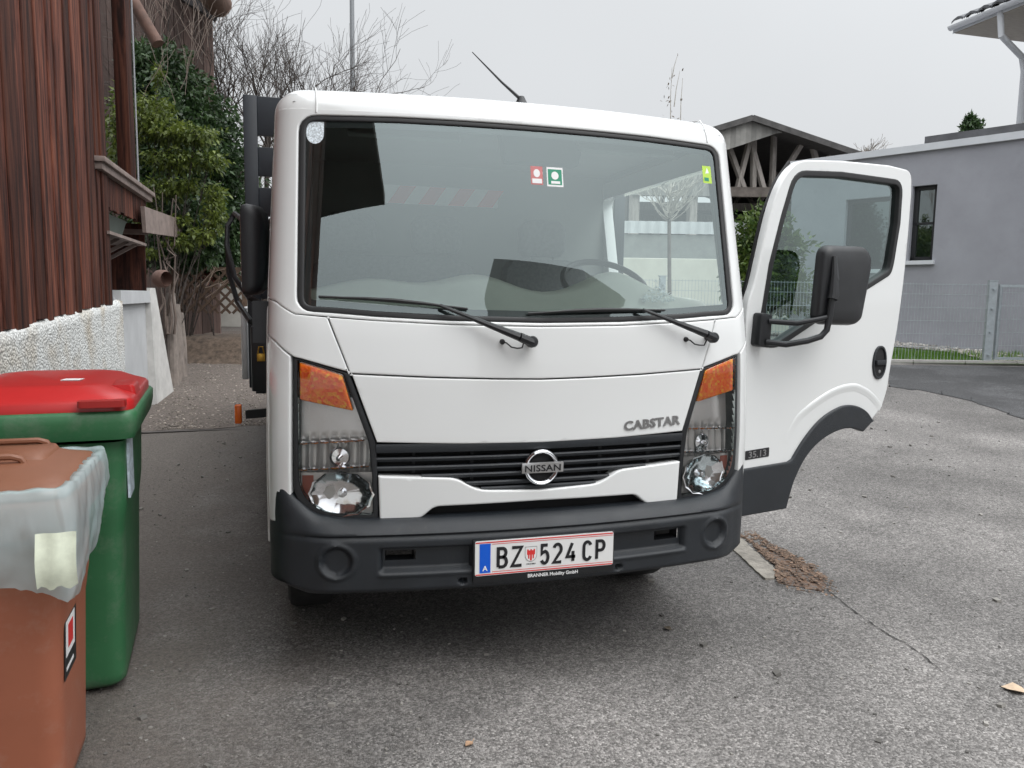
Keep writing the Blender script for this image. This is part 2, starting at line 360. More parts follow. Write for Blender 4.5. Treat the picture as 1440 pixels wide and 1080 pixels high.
# ================================================================ SETTING
def asphalt(name, c1, c2, lo=.33, hi=.68, warm=0, scale=150):
    m, t, n, l, b = nodes(name); g = n.new('ShaderNodeNewGeometry')
    v = n.new('ShaderNodeTexVoronoi'); v.inputs['Scale'].default_value = scale; l.new(g.outputs['Position'], v.inputs['Vector'])
    s = n.new('ShaderNodeSeparateColor'); l.new(v.outputs['Color'], s.inputs[0])
    r = n.new('ShaderNodeValToRGB'); E = r.color_ramp.elements
    E[0].position = 0; E[0].color = (*[c*.7 for c in c1], 1); E[1].position = 1; E[1].color = (*[min(.8, c*1.6) for c in c2], 1)
    for p, c in ((.3, c1), (.75, c2), (.94, tuple(c*1.2 for c in c2))):
        e = E.new(p); e.color = (*c, 1)
    l.new(s.outputs[0], r.inputs[0])
    no = n.new('ShaderNodeTexNoise'); no.inputs['Scale'].default_value = 1.1; no.inputs['Detail'].default_value = 7; no.inputs['Roughness'].default_value = .62
    l.new(g.outputs['Position'], no.inputs['Vector'])
    q = n.new('ShaderNodeMapRange'); q.inputs[1].default_value = lo; q.inputs[2].default_value = hi; q.inputs[3].default_value = .72; q.inputs[4].default_value = 1.22
    l.new(no.outputs[0], q.inputs[0])
    nL = n.new('ShaderNodeTexNoise'); nL.inputs['Scale'].default_value = .45; nL.inputs['Detail'].default_value = 9; nL.inputs['Roughness'].default_value = .6; l.new(g.outputs['Position'], nL.inputs['Vector'])
    qL = n.new('ShaderNodeMapRange'); qL.inputs[1].default_value = .42; qL.inputs[2].default_value = .60; qL.inputs[3].default_value = .74; qL.inputs[4].default_value = 1.12; l.new(nL.outputs[0], qL.inputs[0])
    mL = n.new('ShaderNodeMath'); mL.operation = 'MULTIPLY'; l.new(q.outputs[0], mL.inputs[0]); l.new(qL.outputs[0], mL.inputs[1]); q = mL
    n3 = n.new('ShaderNodeTexNoise'); n3.inputs['Scale'].default_value = 34; n3.inputs['Detail'].default_value = 4; l.new(g.outputs['Position'], n3.inputs['Vector'])
    q3 = n.new('ShaderNodeMapRange'); q3.inputs[1].default_value = .3; q3.inputs[2].default_value = .7; q3.inputs[3].default_value = .8; q3.inputs[4].default_value = 1.2; l.new(n3.outputs[0], q3.inputs[0])
    mu = n.new('ShaderNodeMath'); mu.operation = 'MULTIPLY'; l.new(q.outputs[0], mu.inputs[0]); l.new(q3.outputs[0], mu.inputs[1])
    sc = n.new('ShaderNodeVectorMath'); sc.operation = 'SCALE'; l.new(r.outputs[0], sc.inputs[0]); l.new(mu.outputs[0], sc.inputs['Scale'])
    cur = sc.outputs[0]
    if warm:                                            # the strip along the old house is packed with earth and fines
        sx = n.new('ShaderNodeSeparateXYZ'); l.new(g.outputs['Position'], sx.inputs[0])
        n2 = n.new('ShaderNodeTexNoise'); n2.inputs['Scale'].default_value = 3; n2.inputs['Detail'].default_value = 8; l.new(g.outputs['Position'], n2.inputs['Vector'])
        a = n.new('ShaderNodeMath'); a.operation = 'MULTIPLY_ADD'; a.inputs[1].default_value = 1.5; l.new(n2.outputs[0], a.inputs[0]); l.new(sx.outputs[0], a.inputs[2])
        k = n.new('ShaderNodeMapRange'); k.inputs[1].default_value = .15; k.inputs[2].default_value = -.75; k.inputs[3].default_value = 0; k.inputs[4].default_value = .85
        l.new(a.outputs[0], k.inputs[0])
        n4 = n.new('ShaderNodeTexNoise'); n4.inputs['Scale'].default_value = 60; n4.inputs['Detail'].default_value = 6; n4.inputs['Roughness'].default_value = .8; l.new(g.outputs['Position'], n4.inputs['Vector'])
        r4 = n.new('ShaderNodeValToRGB'); r4.color_ramp.elements[0].position = .3; r4.color_ramp.elements[0].color = (.035,.030,.026,1); r4.color_ramp.elements[1].position = .75; r4.color_ramp.elements[1].color = (.20,.172,.15,1)
        l.new(n4.outputs[0], r4.inputs[0])
        mx = n.new('ShaderNodeMix'); mx.data_type = 'RGBA'; l.new(k.outputs[0], mx.inputs[0]); l.new(cur, mx.inputs[6]); l.new(r4.outputs[0], mx.inputs[7]); cur = mx.outputs[2]
    l.new(cur, b.inputs['Base Color']); b.inputs['Roughness'].default_value = .8
    v2 = n.new('ShaderNodeTexVoronoi'); v2.inputs['Scale'].default_value = scale; l.new(g.outputs['Position'], v2.inputs['Vector'])
    bp = n.new('ShaderNodeBump'); bp.inputs['Strength'].default_value = .7; bp.inputs['Distance'].default_value = .006
    bp.invert = True; l.new(v2.outputs['Distance'], bp.inputs['Height']); l.new(bp.outputs[0], b.inputs['Normal'])
    return m
ASPH = asphalt('yard_asphalt', (.122,.114,.108), (.222,.210,.200), warm=1)
ROAD = asphalt('road_asphalt', (.05,.05,.052), (.092,.092,.095), .44, .56)
Fh = Vector((math.sin(YAW), math.cos(YAW), 0)); Rh = Vector((math.cos(YAW), -math.sin(YAW), 0)); C0 = Vector((CAM[0], CAM[1], 0))
def W(lat, u, z=0.):                                   # point given by distance to the side and ahead of where the photographer stood
    p = C0 + Rh*lat + Fh*u; return Vector((p.x, p.y, z))
def Wg(lat, u, dz=0.): return W(lat, u, hump(u)+dz)
us = [-30,-10,-3,0,2,3,4]+[4.5+.5*i for i in range(30)]+[20,24,30,40,60,120,300,900]
def sheet(name, m, lats, uu, dz, kind='structure', f=None):
    mb = MB(); mb.grid(f or (lambda a, b: Wg(a, b, dz)), lats, uu); o = mb.build(name, m, ang=180)
    tag(o, kind=kind); return o
sheet('ground', ASPH, [-900,-300,-100,-40,-20,-10,-5,0,5,10,20,40,100,300,900], us, 0)

# road of newer, darker asphalt on the right
rp = [at(1252,546,z=.33), at(1300,553,z=.30), at(1365,567,z=.26), at(1440,590,z=.22), at(1700,640,z=.15)]
mb = MB()
near = [Vector((p.x, p.y, 0)) for p in rp]; far = [W(*q) for q in ((5.6,11.6),(6.4,11.6),(7.6,11.6),(9,11.6),(16,11.6))]
def road_fn(a, b):
    i = min(int(a*4), 3); k = a*4-i; p = near[i].lerp(near[i+1], k); q = far[i].lerp(far[i+1], k); r = p.lerp(q, b)
    if b == 0: r = r + Vector((.0, .06*math.sin(a*37)+.04*math.sin(a*91), 0))
    r.z = gz(r.x, r.y)+.006; return r
mb.grid(road_fn, [i/48 for i in range(49)], [i/12 for i in range(13)])
tag(mb.build('road', ROAD, ang=180), kind='structure')

# brown gravel path between the old house and the truck bed
sheet('path', mat('brown_gravel', (.18,.15,.13), .95, col2=(.05,.04,.034), vs=45, bump=1, bs=60, det=8), [-2.24,-1.9,-1.6,-1.3,-1.0,-.7,-.4], [4.95,5.5,6,7,8,9,10,11,12,13], .005, f=lambda a, b: Vector((a+.02*math.sin(b*3), b+.05*math.sin(a*9), gz(a, b)+.005)))
mb = MB(); rgp = random.Random(12)
for i in range(2600):
    x = rgp.uniform(-2.2,-.5); y = 5+7*rgp.random()**1.5; s = rgp.uniform(.005,.016)
    mb.box((x, y, gz(x,y)+s*.4), (s*1.5, s, s*.7), Matrix.Rotation(rgp.uniform(0,3), 3, 'Z') @ Matrix.Rotation(rgp.uniform(-.5,.5), 3, 'X'), rgp.random())
tag(mb.build('path_pebbles', mat('path_pebble', (.25,.22,.19), .9, var=.3, tint=.6), ang=0, merge=False), kind='stuff')
# garden in front of the grey house: kerb, grass, gravel
conc = mat('concrete', (.33,.32,.30), .85, var=.12, vs=6, bump=.3, bs=80)
mb = MB()
for i in range(14):
    a = W(.5+.8*i, 11.62+.02*i); b = W(.5+.8*(i+1)-.012, 11.62+.02*(i+1)); a.z = hump(11.6)+.03; b.z = a.z
    if True: mb.bar(a, b, .10, .10)
tag(mb.build('kerb', conc, bevel=.008), kind='structure')
sheet('lawn', mat('lawn_soil', (.05,.09,.02), .9, var=.4, vs=8), [-1+.5*i for i in range(30)], [11.7,12.3,13,13.6], .03, f=lambda a, b: Wg(a, b, .03))
gravel = mat('pale_gravel', (.42,.40,.37), .9, col2=(.13,.12,.11), vs=38, bump=1, bs=40, det=2)
mb = MB()
rng = random.Random(3)
for i in range(9000):
    la = rng.uniform(1, 11.5); u_ = 11.75+rng.random()**.8*(1.0+.1*max(0, 8-la)); p = Wg(la, u_, .03); h = rng.uniform(.05, .11); d = rng.uniform(0, 6.28)
    a = Vector((math.cos(d), math.sin(d), 0))*.006; q = Vector((rng.uniform(-.03,.03), rng.uniform(-.03,.03), h))
    mb.add([p-a, p+a, p+q], [(0,1,2)], rng.random())
tag(mb.build('grass', leafmat('grass_blades', (.05,.14,.01), (.16,.30,.03), .3), ang=0, merge=False, fixn=False), kind='stuff')
# ---- grey house
render_ = mat('grey_render', (.33,.335,.368), .9, var=.07, vs=1.2, bump=.4, bs=220, dirt=((.19,.195,.20), 1.6, .55, .85, .45))
def hA(px, u_): d = ray(px, 430); k = u_/(d.x*Fh.x+d.y*Fh.y); return Vector((CAM[0]+d.x*k, CAM[1]+d.y*k, 0))
A0 = W(4.75, 16.9); A1 = W(6.3, 15.05); A2 = W(8.45, 12.55); A3 = W(13.5, 6.7)
wd = (A3-A1).normalized(); A0 = A1 - wd*2.6; wn = Vector((wd.y, -wd.x, 0));  # towards the viewer
if wn.dot(C0-A1) < 0: wn = -wn
GH = thing('grey_house', 'low grey rendered house with flat white-edged roof behind the mesh fence', 'house', tuple(A1))
def gw(l, z, o=0.):                                     # on the wall: metres along it from the corner, height
    p = A1 + wd*l + wn*o; return Vector((p.x, p.y, z))
def gat(px, py):                                        # where the line of sight meets the wall
    d = ray(px, py); k = ((A1-Vector(CAM)).x*wn.x+(A1-Vector(CAM)).y*wn.y)/(d.x*wn.x+d.y*wn.y); p = Vector(CAM)+d*k
    return ((p-A1).x*wd.x+(p-A1).y*wd.y, p.z)
TOPZ = gat(1300, 211)[1]
w1 = gat(1284, 262), gat(1310.5, 366); w2 = gat(1190, 281), gat(1266, 378)
def gapbox(holes, l0, l1, z0, z1, o0, o1):
    mb = MB(); xs = sorted({l0, l1, *[h[0] for h in holes], *[h[1] for h in holes]}); zs = sorted({z0, z1, *[h[2] for h in holes], *[h[3] for h in holes]})
    for i in range(len(xs)-1):
        for j in range(len(zs)-1):
            cx, cz = (xs[i]+xs[i+1])/2, (zs[j]+zs[j+1])/2
            if any(h[0] < cx < h[1] and h[2] < cz < h[3] for h in holes): continue
            mb.loft([[gw(xs[i], zs[j], o), gw(xs[i+1], zs[j], o), gw(xs[i+1], zs[j+1], o), gw(xs[i], zs[j+1], o)] for o in (o0, o1)], cap0=True, cap1=True)
    return mb
H1 = (w1[0][0], w1[1][0], w1[1][1], w1[0][1]); H2 = (w2[0][0], w2[1][0], w2[1][1], w2[0][1])
LX = gat(1112, 300)[0]
mb = gapbox([H1, H2], LX, 12, 0, TOPZ, -.35, 0)
mb.loft([[gw(LX, z, -.35), gw(LX, z, -7), gw(12, z, -7), gw(12, z, -.35)] for z in (0, TOPZ)], cap1=True)
mb.build('wall', render_, GH, ang=0)
whitetrim = mat('white_metal_trim', (.62,.64,.67), .4, var=.04)
mb = MB(); mb.loft([[gw(l, TOPZ+z, o) for z, o in ((-.02,.06),(.10,.06),(.10,-.3),(-.02,-.3))] for l in (LX-.05, 12.1)], cap0=True, cap1=True); mb.build('roof_edge', whitetrim, GH)
mb = MB(); mb.loft([[gw(l, TOPZ+z, o) for z, o in ((.08,-.35),(.30,-.35),(.36,-3.4),(.10,-3.4))] for l in (gat(1288, 205)[0], 12.0)], cap0=True, cap1=True); mb.build('upper_roof', mat('dark_roofing', (.09,.09,.095), .8, var=.2), GH)
frame = mat('dark_window_frame', (.02,.021,.023), .4); hg = glass('house_glass', (.25,.28,.28), .16)
for H in (H1, H2):
    l0, l1, z0, z1 = H; mb = MB()
    for a, b, c, d in ((l0, l0+.07, z0, z1), (l1-.07, l1, z0, z1), (l0, l1, z0, z0+.07), (l0, l1, z1-.07, z1)) + (((l0, l1, (z0+z1)/2-.02, (z0+z1)/2+.02),) if H is H1 else ()):
        mb.loft([[gw(a, c, o), gw(b, c, o), gw(b, d, o), gw(a, d, o)] for o in (-.16, -.09)], cap0=True, cap1=True)
    f = mb.build('window', frame, GH)
    mb = MB(); mb.add([gw(l0, z0, -.13), gw(l1, z0, -.13), gw(l1, z1, -.13), gw(l0, z1, -.13)], [(0,1,2,3)]); mb.build('pane', hg, f)
    mb = MB(); mb.loft([[gw(l0-.05, z0-.07, o), gw(l1+.05, z0-.07, o), gw(l1+.05, z0, o), gw(l0-.05, z0, o)] for o in (-.15, .06)], cap0=True, cap1=True); mb.build('sill', whitetrim, f)
# gravel strip at the foot of the wall
mb = MB(); mb.grid(lambda l, o: (lambda p: Vector((p.x, p.y, gz(p.x, p.y)+.045)))(gw(l, 0, o)), [LX+.5*i for i in range(31)], [0,.2,.45,.7]); tag(mb.build('gravel_strip', gravel, ang=180), kind='structure')
mb = MB()
for i in range(900):
    p = gw(rng.uniform(-2, 8), 0, rng.uniform(.02,.72)); p.z = gz(p.x, p.y)+.055; r = rng.uniform(.02,.045)
    mb.box(p, (r*1.4, r, r*.8), Matrix.Rotation(rng.uniform(0,3), 3, 'Z') @ Matrix.Rotation(rng.uniform(0,1), 3, 'X'), rng.random())
tag(mb.build('gravel', mat('gravel_stones', (.40,.38,.36), .8, var=.2, tint=.4), bevel=0), kind='stuff')
# ---- mesh fence with posts and a gate
galv = mat('galvanised_steel', (.36,.40,.42), .45, metal=.35, var=.12, vs=12)
FZ = hump(11.8)
def fat(px): d = ray(px, 430); k = 11.8/(d.x*Fh.x+d.y*Fh.y); p = Vector(CAM)+d*k; return (p-C0).dot(Rh)
lp = fat(1393.5)
FE = thing('mesh_fence', 'galvanised double-bar mesh fence in front of the grey house and its lawn', 'fence', tuple(W(lp, 11.8, FZ)))
posts = [lp-2.5*i for i in range(0, 5)]
for i, la in enumerate(posts):
    mb = MB(); p = W(la, 11.8, FZ)
    mb.box(p+Vector((0,0,.62)), (.09 if i else .12, .06, 1.30), Matrix.Rotation(-YAW, 3, 'Z')); mb.box(p+Vector((0,0,1.275)), (.13, .07, .012), Matrix.Rotation(-YAW, 3, 'Z'))
    for z in (.15,.5,.85,1.15): mb.box(p+Fh*-.045+Vector((0,0,z)), (.03,.03,.02), Matrix.Rotation(-YAW, 3, 'Z'))
    mb.build('post', galv, FE)
for i in range(4):
    mb = MB(); a, b = posts[i+1]+.05, posts[i]-.05
    for k in range(int((b-a)/.05)+1): la = a+.05*k; mb.tube([W(la, 11.8, FZ+.04), W(la, 11.8, FZ+1.23)], .0032, 4, cap=False)
    for z in (.06,.26,.46,.66,.86,1.06,1.21):
        for d in (-.009,.009): mb.tube([W(a, 11.8+d, FZ+z), W(b, 11.8+d, FZ+z)], .0045, 4)
    mb.build('mesh_panel', galv, FE)
GT = thing('garden_gate', 'galvanised mesh garden gate at the right edge beside the thick post', 'gate', tuple(W(lp+.6, 11.8, FZ)))
mb = MB()
for z in (.10, 1.20): mb.bar(W(lp+.10, 11.8, FZ+z), W(lp+1.15, 11.8, FZ+z), .04, .04)
for la in (lp+.12, lp+1.13): mb.bar(W(la, 11.8, FZ+.10), W(la, 11.8, FZ+1.2), .04, .04, up=(1,0,0))
mb.build('gate_frame', galv, GT)
mb = MB()
for k in range(19): mb.tube([W(lp+.16+.05*k, 11.8, FZ+.1), W(lp+.16+.05*k, 11.8, FZ+1.2)], .0032, 4)
for z in (.3,.5,.7,.9,1.1): mb.tube([W(lp+.12, 11.8, FZ+z), W(lp+1.13, 11.8, FZ+z)], .0045, 4)
mb.build('mesh_panel', galv, GT)
# paving beyond the gate
mb = MB(); mb.grid(lambda a, b: Wg(a, b, .05), [lp+.1+.4*i for i in range(14)], [11.75, 12.4, 13.2]); tag(mb.build('garden_path', mat('path_slabs', (.42,.38,.33), .85, var=.1), ang=180), kind='structure')

# ---- house with the tiled roof, top right
TH = thing('tiled_house', 'white house whose grey tiled eave with gutter juts in at the top right', 'house', tuple(W(11.0, 14.0)))
ue = 14.0
def ta(px, py, u_=ue): return at(px, py, u=u_)
tiles = mat('dark_concrete_tiles', (.07,.072,.08), .6, var=.2, vs=6)
e0 = ta(1346, 46); zE = e0.z
soff = mat('pale_soffit_boards', (.33,.30,.26), .8, var=.12, vs=5, stretch=(1,8,1)); wht = mat('white_wall_render', (.62,.62,.62), .9, var=.03)
def tl(la, u_, z): return W(la, u_, z)
P_ = ta(1346, 47, 15.0); zE = P_.z
ug = (zE-CAM[2])/((428-14)/1081); gp = at(1440, 14, u=ug)
Ax = Vector((gp.x-P_.x, gp.y-P_.y, 0)).normalized(); Bx = Vector((-Ax.y, Ax.x, 0))
if Bx.dot(Rh) < 0: Bx = -Bx
slope = .40
def hp(a, b, z): p = P_+Ax*a+Bx*b; return Vector((p.x, p.y, z))     # a: along the gutter towards the viewer, b: into the house
mb = MB(); mb.loft([[hp(a, b, zE+z) for b, z in ((-.03,.0),(-.03,.16),(5,.16+5*slope),(5,.0))] for a in (-.02, 9)], cap0=True, cap1=True); mb.build('roof', soff, TH)
mb = MB(); mb.loft([[hp(a, b, zE+z) for b, z in ((-.05,.02),(-.05,.17),(-.03,.17),(-.03,.02))] for a in (-.04, 9)], cap0=True, cap1=True)
mb.loft([[hp(a, b, zE+z+b*slope) for b, z in ((-.05,.02),(5,.02),(5,.19),(-.05,.19))] for a in (-.06, -.03)], cap0=True, cap1=True); mb.build('fascia', whitetrim, TH)
mb = MB()
for i in range(14):
    for j in range(30):
        b_, a_ = -.10+i*.34, -.06+j*.30
        mb.loft([[hp(a_+v, b_+q, zE+.18+(b_+q+.1)*slope+.055*math.sin(math.pi*min(1, v/.28))+h) for v in (0,.05,.14,.23,.28)] for q, h in ((0,.0),(.005,.045),(.37,.035),(.38,.0))], closed=False, col=rng.random())
mb.build('roof_tiles', tiles, TH, merge=False)
mb = MB(); mb.loft([[hp(a, -.12+.075*math.cos(math.radians(k)), zE+.12+.075*math.sin(math.radians(k))) for k in range(180, 361, 20)]+[hp(a, -.12+.062*math.cos(math.radians(k)), zE+.12+.062*math.sin(math.radians(k))) for k in range(360, 179, -20)] for a in (-.05, 9)], cap0=True, cap1=True); mb.build('gutter', whitetrim, TH)
d0 = at(1405, 38, u=ug+.45); d0.z = zE+.06; d1 = at(1408, 50, u=ug+.45); d2 = at(1437, 80, u=ug+.75); d3 = at(1440, 100, u=ug+.8); d4 = Vector(d3); d4.z = 0
mb = MB(); mb.tube([d0, d1, d2, d3, d4], .055, 12); mb.build('downpipe', whitetrim, TH)
mb = MB(); q = Vector((d3.x, d3.y, 0)); q = q + Bx*.10 - Ax*.0
mb.loft([[Vector((r.x, r.y, z)) for r in (q-Ax*.02, q+Bx*6-Ax*.02, q+Bx*6+Ax*8, q+Ax*8)] for z in (0, zE+.1)], cap0=True, cap1=True); mb.build('wall', wht, TH, ang=0)

# ---- open timber barn
BU = 22.0
greywood = mat('weathered_grey_timber', (.30,.275,.25), .9, var=.3, vs=6, stretch=(6,6,.6), tint=.2)
BA = thing('timber_barn', 'open-fronted grey timber barn with exposed truss and low gable roof', 'barn', tuple(Wg(5, BU)))
def bp3(px, py, du=0.): return at(px, py, u=BU+du)
apex = bp3(1048, 170, -.72); eR = bp3(1206, 222, -.72); eL = Vector(apex)*2-eR; eL.z = eR.z
ba = lambda p: ((Vector(p)-C0).dot(Rh), p[2])
ax_, az_ = ba(apex); rx_, rz_ = ba(eR); lx_, lz_ = 2*ax_-rx_, rz_
lx_ = ba(bp3(872, 240))[0]; lz_ = az_-(ax_-lx_)*(az_-rz_)/(rx_-ax_)
tieY = ba(bp3(1062, 274))[1]
darkroof = mat('dark_fibre_roof', (.07,.068,.066), .8, var=.3, vs=3, stretch=(8,1,1))
mb = MB()
for (x0, z0, x1, z1) in ((ax_, az_, rx_, rz_), (ax_, az_, lx_, lz_)):
    mb.loft([[W(x0, u_, z0), W(x1, u_, z1), W(x1, u_, z1-.14), W(x0, u_, z0-.14)] for u_ in (BU-.7, BU+11)], cap0=True, cap1=True)
mb.build('roof', darkroof, BA)
mb = MB()
for (x0, z0, x1, z1) in ((ax_, az_, rx_, rz_), (ax_, az_, lx_, lz_)): mb.bar(W(x0, BU-.72, z0-.07), W(x1, BU-.72, z1-.07), .05, .15, .8)
mb.build('verge_board', mat('grey_verge', (.085,.082,.08), .9, var=.3, vs=5), BA)
ctr = (lx_+rx_)/2
mb = MB(); mb.bar(W(lx_+.3, BU, tieY), W(rx_-.2, BU, tieY), .22, .26)
dkw = mat('brown_grey_beam', (.15,.13,.115), .9, var=.3, vs=5); mb.build('tie_beam', dkw, BA)
def rz_at(x): return az_-(abs(x-ax_))*(az_-rz_)/(rx_-ax_)-.22
for a, b in (((1050,182),(1052,270)), ((1050,182),(1030,270)), ((1118,205),(1078,272)), ((1040,185),(1066,268)), ((1078,192),(1078,270)), ((1130,208),(1150,272)), ((1160,215),(1135,272)), ((1008,190),(1040,270)), ((985,236),(945,274)), ((1000,200),(1000,272))):
    p, q = ba(bp3(*a)), ba(bp3(*b)); mb = MB(); mb.bar(W(p[0], BU+.02, p[1]), W(q[0], BU+.02, q[1]), .12, .13, rng.random(), up=(0,1,0)); mb.build('brace', greywood, BA)
for d in (3.5, 7):
    mb = MB(); mb.bar(W(lx_+.3, BU+d, tieY), W(rx_-.2, BU+d, tieY), .2, .24)
    for k in range(5): x = lx_+.8+k*1.35; mb.bar(W(x, BU+d, tieY), W(x+(.6 if k % 2 else -.6), BU+d, rz_at(x)), .12, .12, up=(0,1,0))
    mb.build('inner_truss', greywood, BA)
for x in (lx_+.35, (lx_+ax_)/2+.3, ax_+1.0, rx_-.3):
    for d in (0, 5.5): mb = MB(); mb.bar(W(x, BU+d, hump(BU)), W(x, BU+d, tieY-.1), .22, .22, up=(0,1,0)); mb.build('post', greywood, BA)
siding = mat('pale_vertical_siding', (.24,.235,.22), .8, var=.15, vs=4, tint=.25)
mb = MB(); x = lx_+.1
xs_ = ba(bp3(990, 240))[0]; zs_ = ba(bp3(930, 279))[1]
while x < xs_:
    mb.box(W(x+.07, BU-.17, (zs_+rz_at(x))/2), (.135, .03, max(.1, rz_at(x)-zs_)), Matrix.Rotation(-YAW, 3, 'Z'), rng.random()); x += .14
x = ax_-.95
while x < ax_+.75:
    lo = [az_-.42-.38*max(0, ax_+.75-q)*.9 for q in (x, x+.135)]; hi_ = [rz_at(q)+.16 for q in (x, x+.135)]
    if min(hi_[0]-lo[0], hi_[1]-lo[1]) > .03:
        mb.loft([[W(x, BU-.60+d, lo[0]), W(x+.135, BU-.60+d, lo[1]), W(x+.135, BU-.60+d, hi_[1]), W(x, BU-.60+d, hi_[0])] for d in (0, .03)], cap0=True, cap1=True, col=rng.random())
    x += .138
mb.build('gable_boarding', siding, BA)
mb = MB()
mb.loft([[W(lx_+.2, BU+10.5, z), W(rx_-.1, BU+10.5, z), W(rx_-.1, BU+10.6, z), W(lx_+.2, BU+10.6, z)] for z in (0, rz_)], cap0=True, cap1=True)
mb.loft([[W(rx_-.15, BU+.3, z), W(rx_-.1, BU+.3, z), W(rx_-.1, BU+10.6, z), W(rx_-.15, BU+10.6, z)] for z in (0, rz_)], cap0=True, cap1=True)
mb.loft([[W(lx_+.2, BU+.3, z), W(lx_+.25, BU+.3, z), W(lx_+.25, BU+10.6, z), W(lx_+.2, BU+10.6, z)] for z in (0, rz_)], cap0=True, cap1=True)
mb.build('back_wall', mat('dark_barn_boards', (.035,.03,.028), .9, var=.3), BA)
# pale corrugated fence and low walls seen between barn and truck
corr = mat('white_corrugated_sheet', (.55,.57,.58), .5, var=.06)
CF = thing('corrugated_fence', 'white corrugated sheet fence seen through the cab in front of the barn', 'fence', tuple(Wg(3.5, 19)))
p0, p1 = at(860, 312, u=19), at(1100, 331, u=19); la_, lb_ = (p0-C0).dot(Rh), (p1-C0).dot(Rh)
mb = MB(); n_ = int((lb_-la_)/.05)
mb.grid(lambda a, z: W(la_+a*.05, 19+.03*math.sin(a*1.3), z), list(range(n_)), [at(930, 330, u=19).z, p0.z]); mb.build('sheet_panel', corr, CF, ang=60)
mb = MB(); mb.loft([[W(la_, 19+d, z), W(lb_, 19+d, z)] for d, z in ((.05,hump(19)),(.05,at(930,331,u=19).z),(.25,at(930,331,u=19).z),(.25,hump(19)))], closed=False); mb.build('base_wall', mat('grey_block_wall', (.24,.25,.24), .9, var=.1), CF)
LW = MB(); q0, q1 = at(870, 363, u=15.5), at(1110, 363, u=15.5); a_, b_ = (q0-C0).dot(Rh), (q1-C0).dot(Rh)
LW.loft([[W(a_, 15.5, z), W(b_, 15.5, z), W(b_, 15.75, z), W(a_, 15.75, z)] for z in (hump(15)-.2, q0.z)], cap1=True)
tag(LW.build('low_wall', mat('cream_wall', (.58,.57,.50), .9, var=.05), ang=0, bevel=.01), 'low cream garden wall seen through the cab window opening', 'wall')

# ================================================================ TREES
def limb(mb, p, d, L, r, depth, rg, spread=.55, n=4, up=.15, split=3, taper=.62, curl=.18, minr=.003, twig=None):
    pts = [Vector(p)]; rs = [r]; d = Vector(d).normalized(); seg = 5
    for i in range(seg):
        d = (d+Vector((rg.gauss(0,curl), rg.gauss(0,curl), rg.gauss(0,curl)+up*.3))).normalized()
        pts.append(pts[-1]+d*L/seg); rs.append(max(minr, r*(1-(1-taper)*(i+1)/seg)))
    mb.tube(pts, rs, n if r > .012 else 3, cap=False)
    if depth <= 0:
        if twig: twig(pts[-1], d)
        return
    k = split+rg.randint(-1, 1)
    for j in range(max(2, k)):
        q = rg.uniform(.35, 1); i = min(seg-1, int(q*seg)); pos = pts[i].lerp(pts[i+1], q*seg-i)
        a = d.orthogonal().normalized(); a.rotate(Matrix.Rotation(rg.uniform(0, 6.28), 3, d)); nd = (d+a*rg.uniform(.5, 1.3)*spread*1.6+Vector((0,0,up))).normalized()
        limb(mb, pos, nd, L*rg.uniform(.62,.85), rs[i]*.62, depth-1, rg, spread, n, up, split, taper, curl, minr, twig)
bark = mat('grey_brown_bark', (.10,.085,.075), .9, var=.3, vs=30, stretch=(1,1,.3))
bark2 = mat('dark_twig_bark', (.075,.062,.055), .9, var=.3, vs=30)
# big bare tree behind the truck on the left
def bare(name, label, base, H, seed, px=None, depth=5, limbs=9, L0=None, lean=.9, group=None, thin=1., split=3):
    rg = random.Random(seed); T = thing(name, label, 'tree', tuple(base), group)
    mb = MB(); mb.tube([base, base+Vector((.03,.02,H*.16)), base+Vector((-.04,.02,H*.32))], [H*.022*thin, H*.018*thin, H*.017*thin], 9); mb.build('trunk', bark, T)
    mb = MB(); top = base+Vector((-.04,.02,H*.31))
    for i in range(limbs):
        a = 6.28*i/limbs+rg.uniform(-.3,.3); d = Vector((math.cos(a)*lean, math.sin(a)*lean, rg.uniform(.35,1.3)))
        limb(mb, top+Vector((0,0,rg.uniform(-.05,.02)*H)), d, H*rg.uniform(.22,.32), H*.0105*thin, depth, rg, .5, 5, .10, split, .6, .13, .0035*thin)
    mb.build('crown', bark2, T, ang=0, merge=False, fixn=False); return T
bare('bare_tree', 'large leafless tree with dense twigs rising behind the truck bed', Wg((375-720)/1081*15, 15), 6.9, 11, depth=4, limbs=14, split=4, lean=.8, thin=.75)
rt = random.Random(5); rc0 = at(1214, 214, u=48); rb0 = Wg((1214-720)/1081*48, 48)
RT = thing('bare_tree', 'small round leafless tree top far off above the grey house roof', 'tree', tuple(rb0))
mb = MB(); mb.tube([rb0, rb0.lerp(rc0, .5)+Vector((.1,0,0)), rc0-Vector((0,0,.9))], [.22,.16,.10], 8); mb.build('trunk', bark, RT)
mb = MB()
for i in range(34): limb(mb, rc0-Vector((0,0,.9-.4*rt.random())), Vector((rt.gauss(0,1), rt.gauss(0,1), abs(rt.gauss(.5,.7)))), rt.uniform(.5,.95), .030, 2, rt, .5, 4, .12, 3, .6, .12, .010)
mb.build('crown', mat('pale_brown_twigs', (.17,.145,.12), .9), RT, ang=0, merge=False, fixn=False)
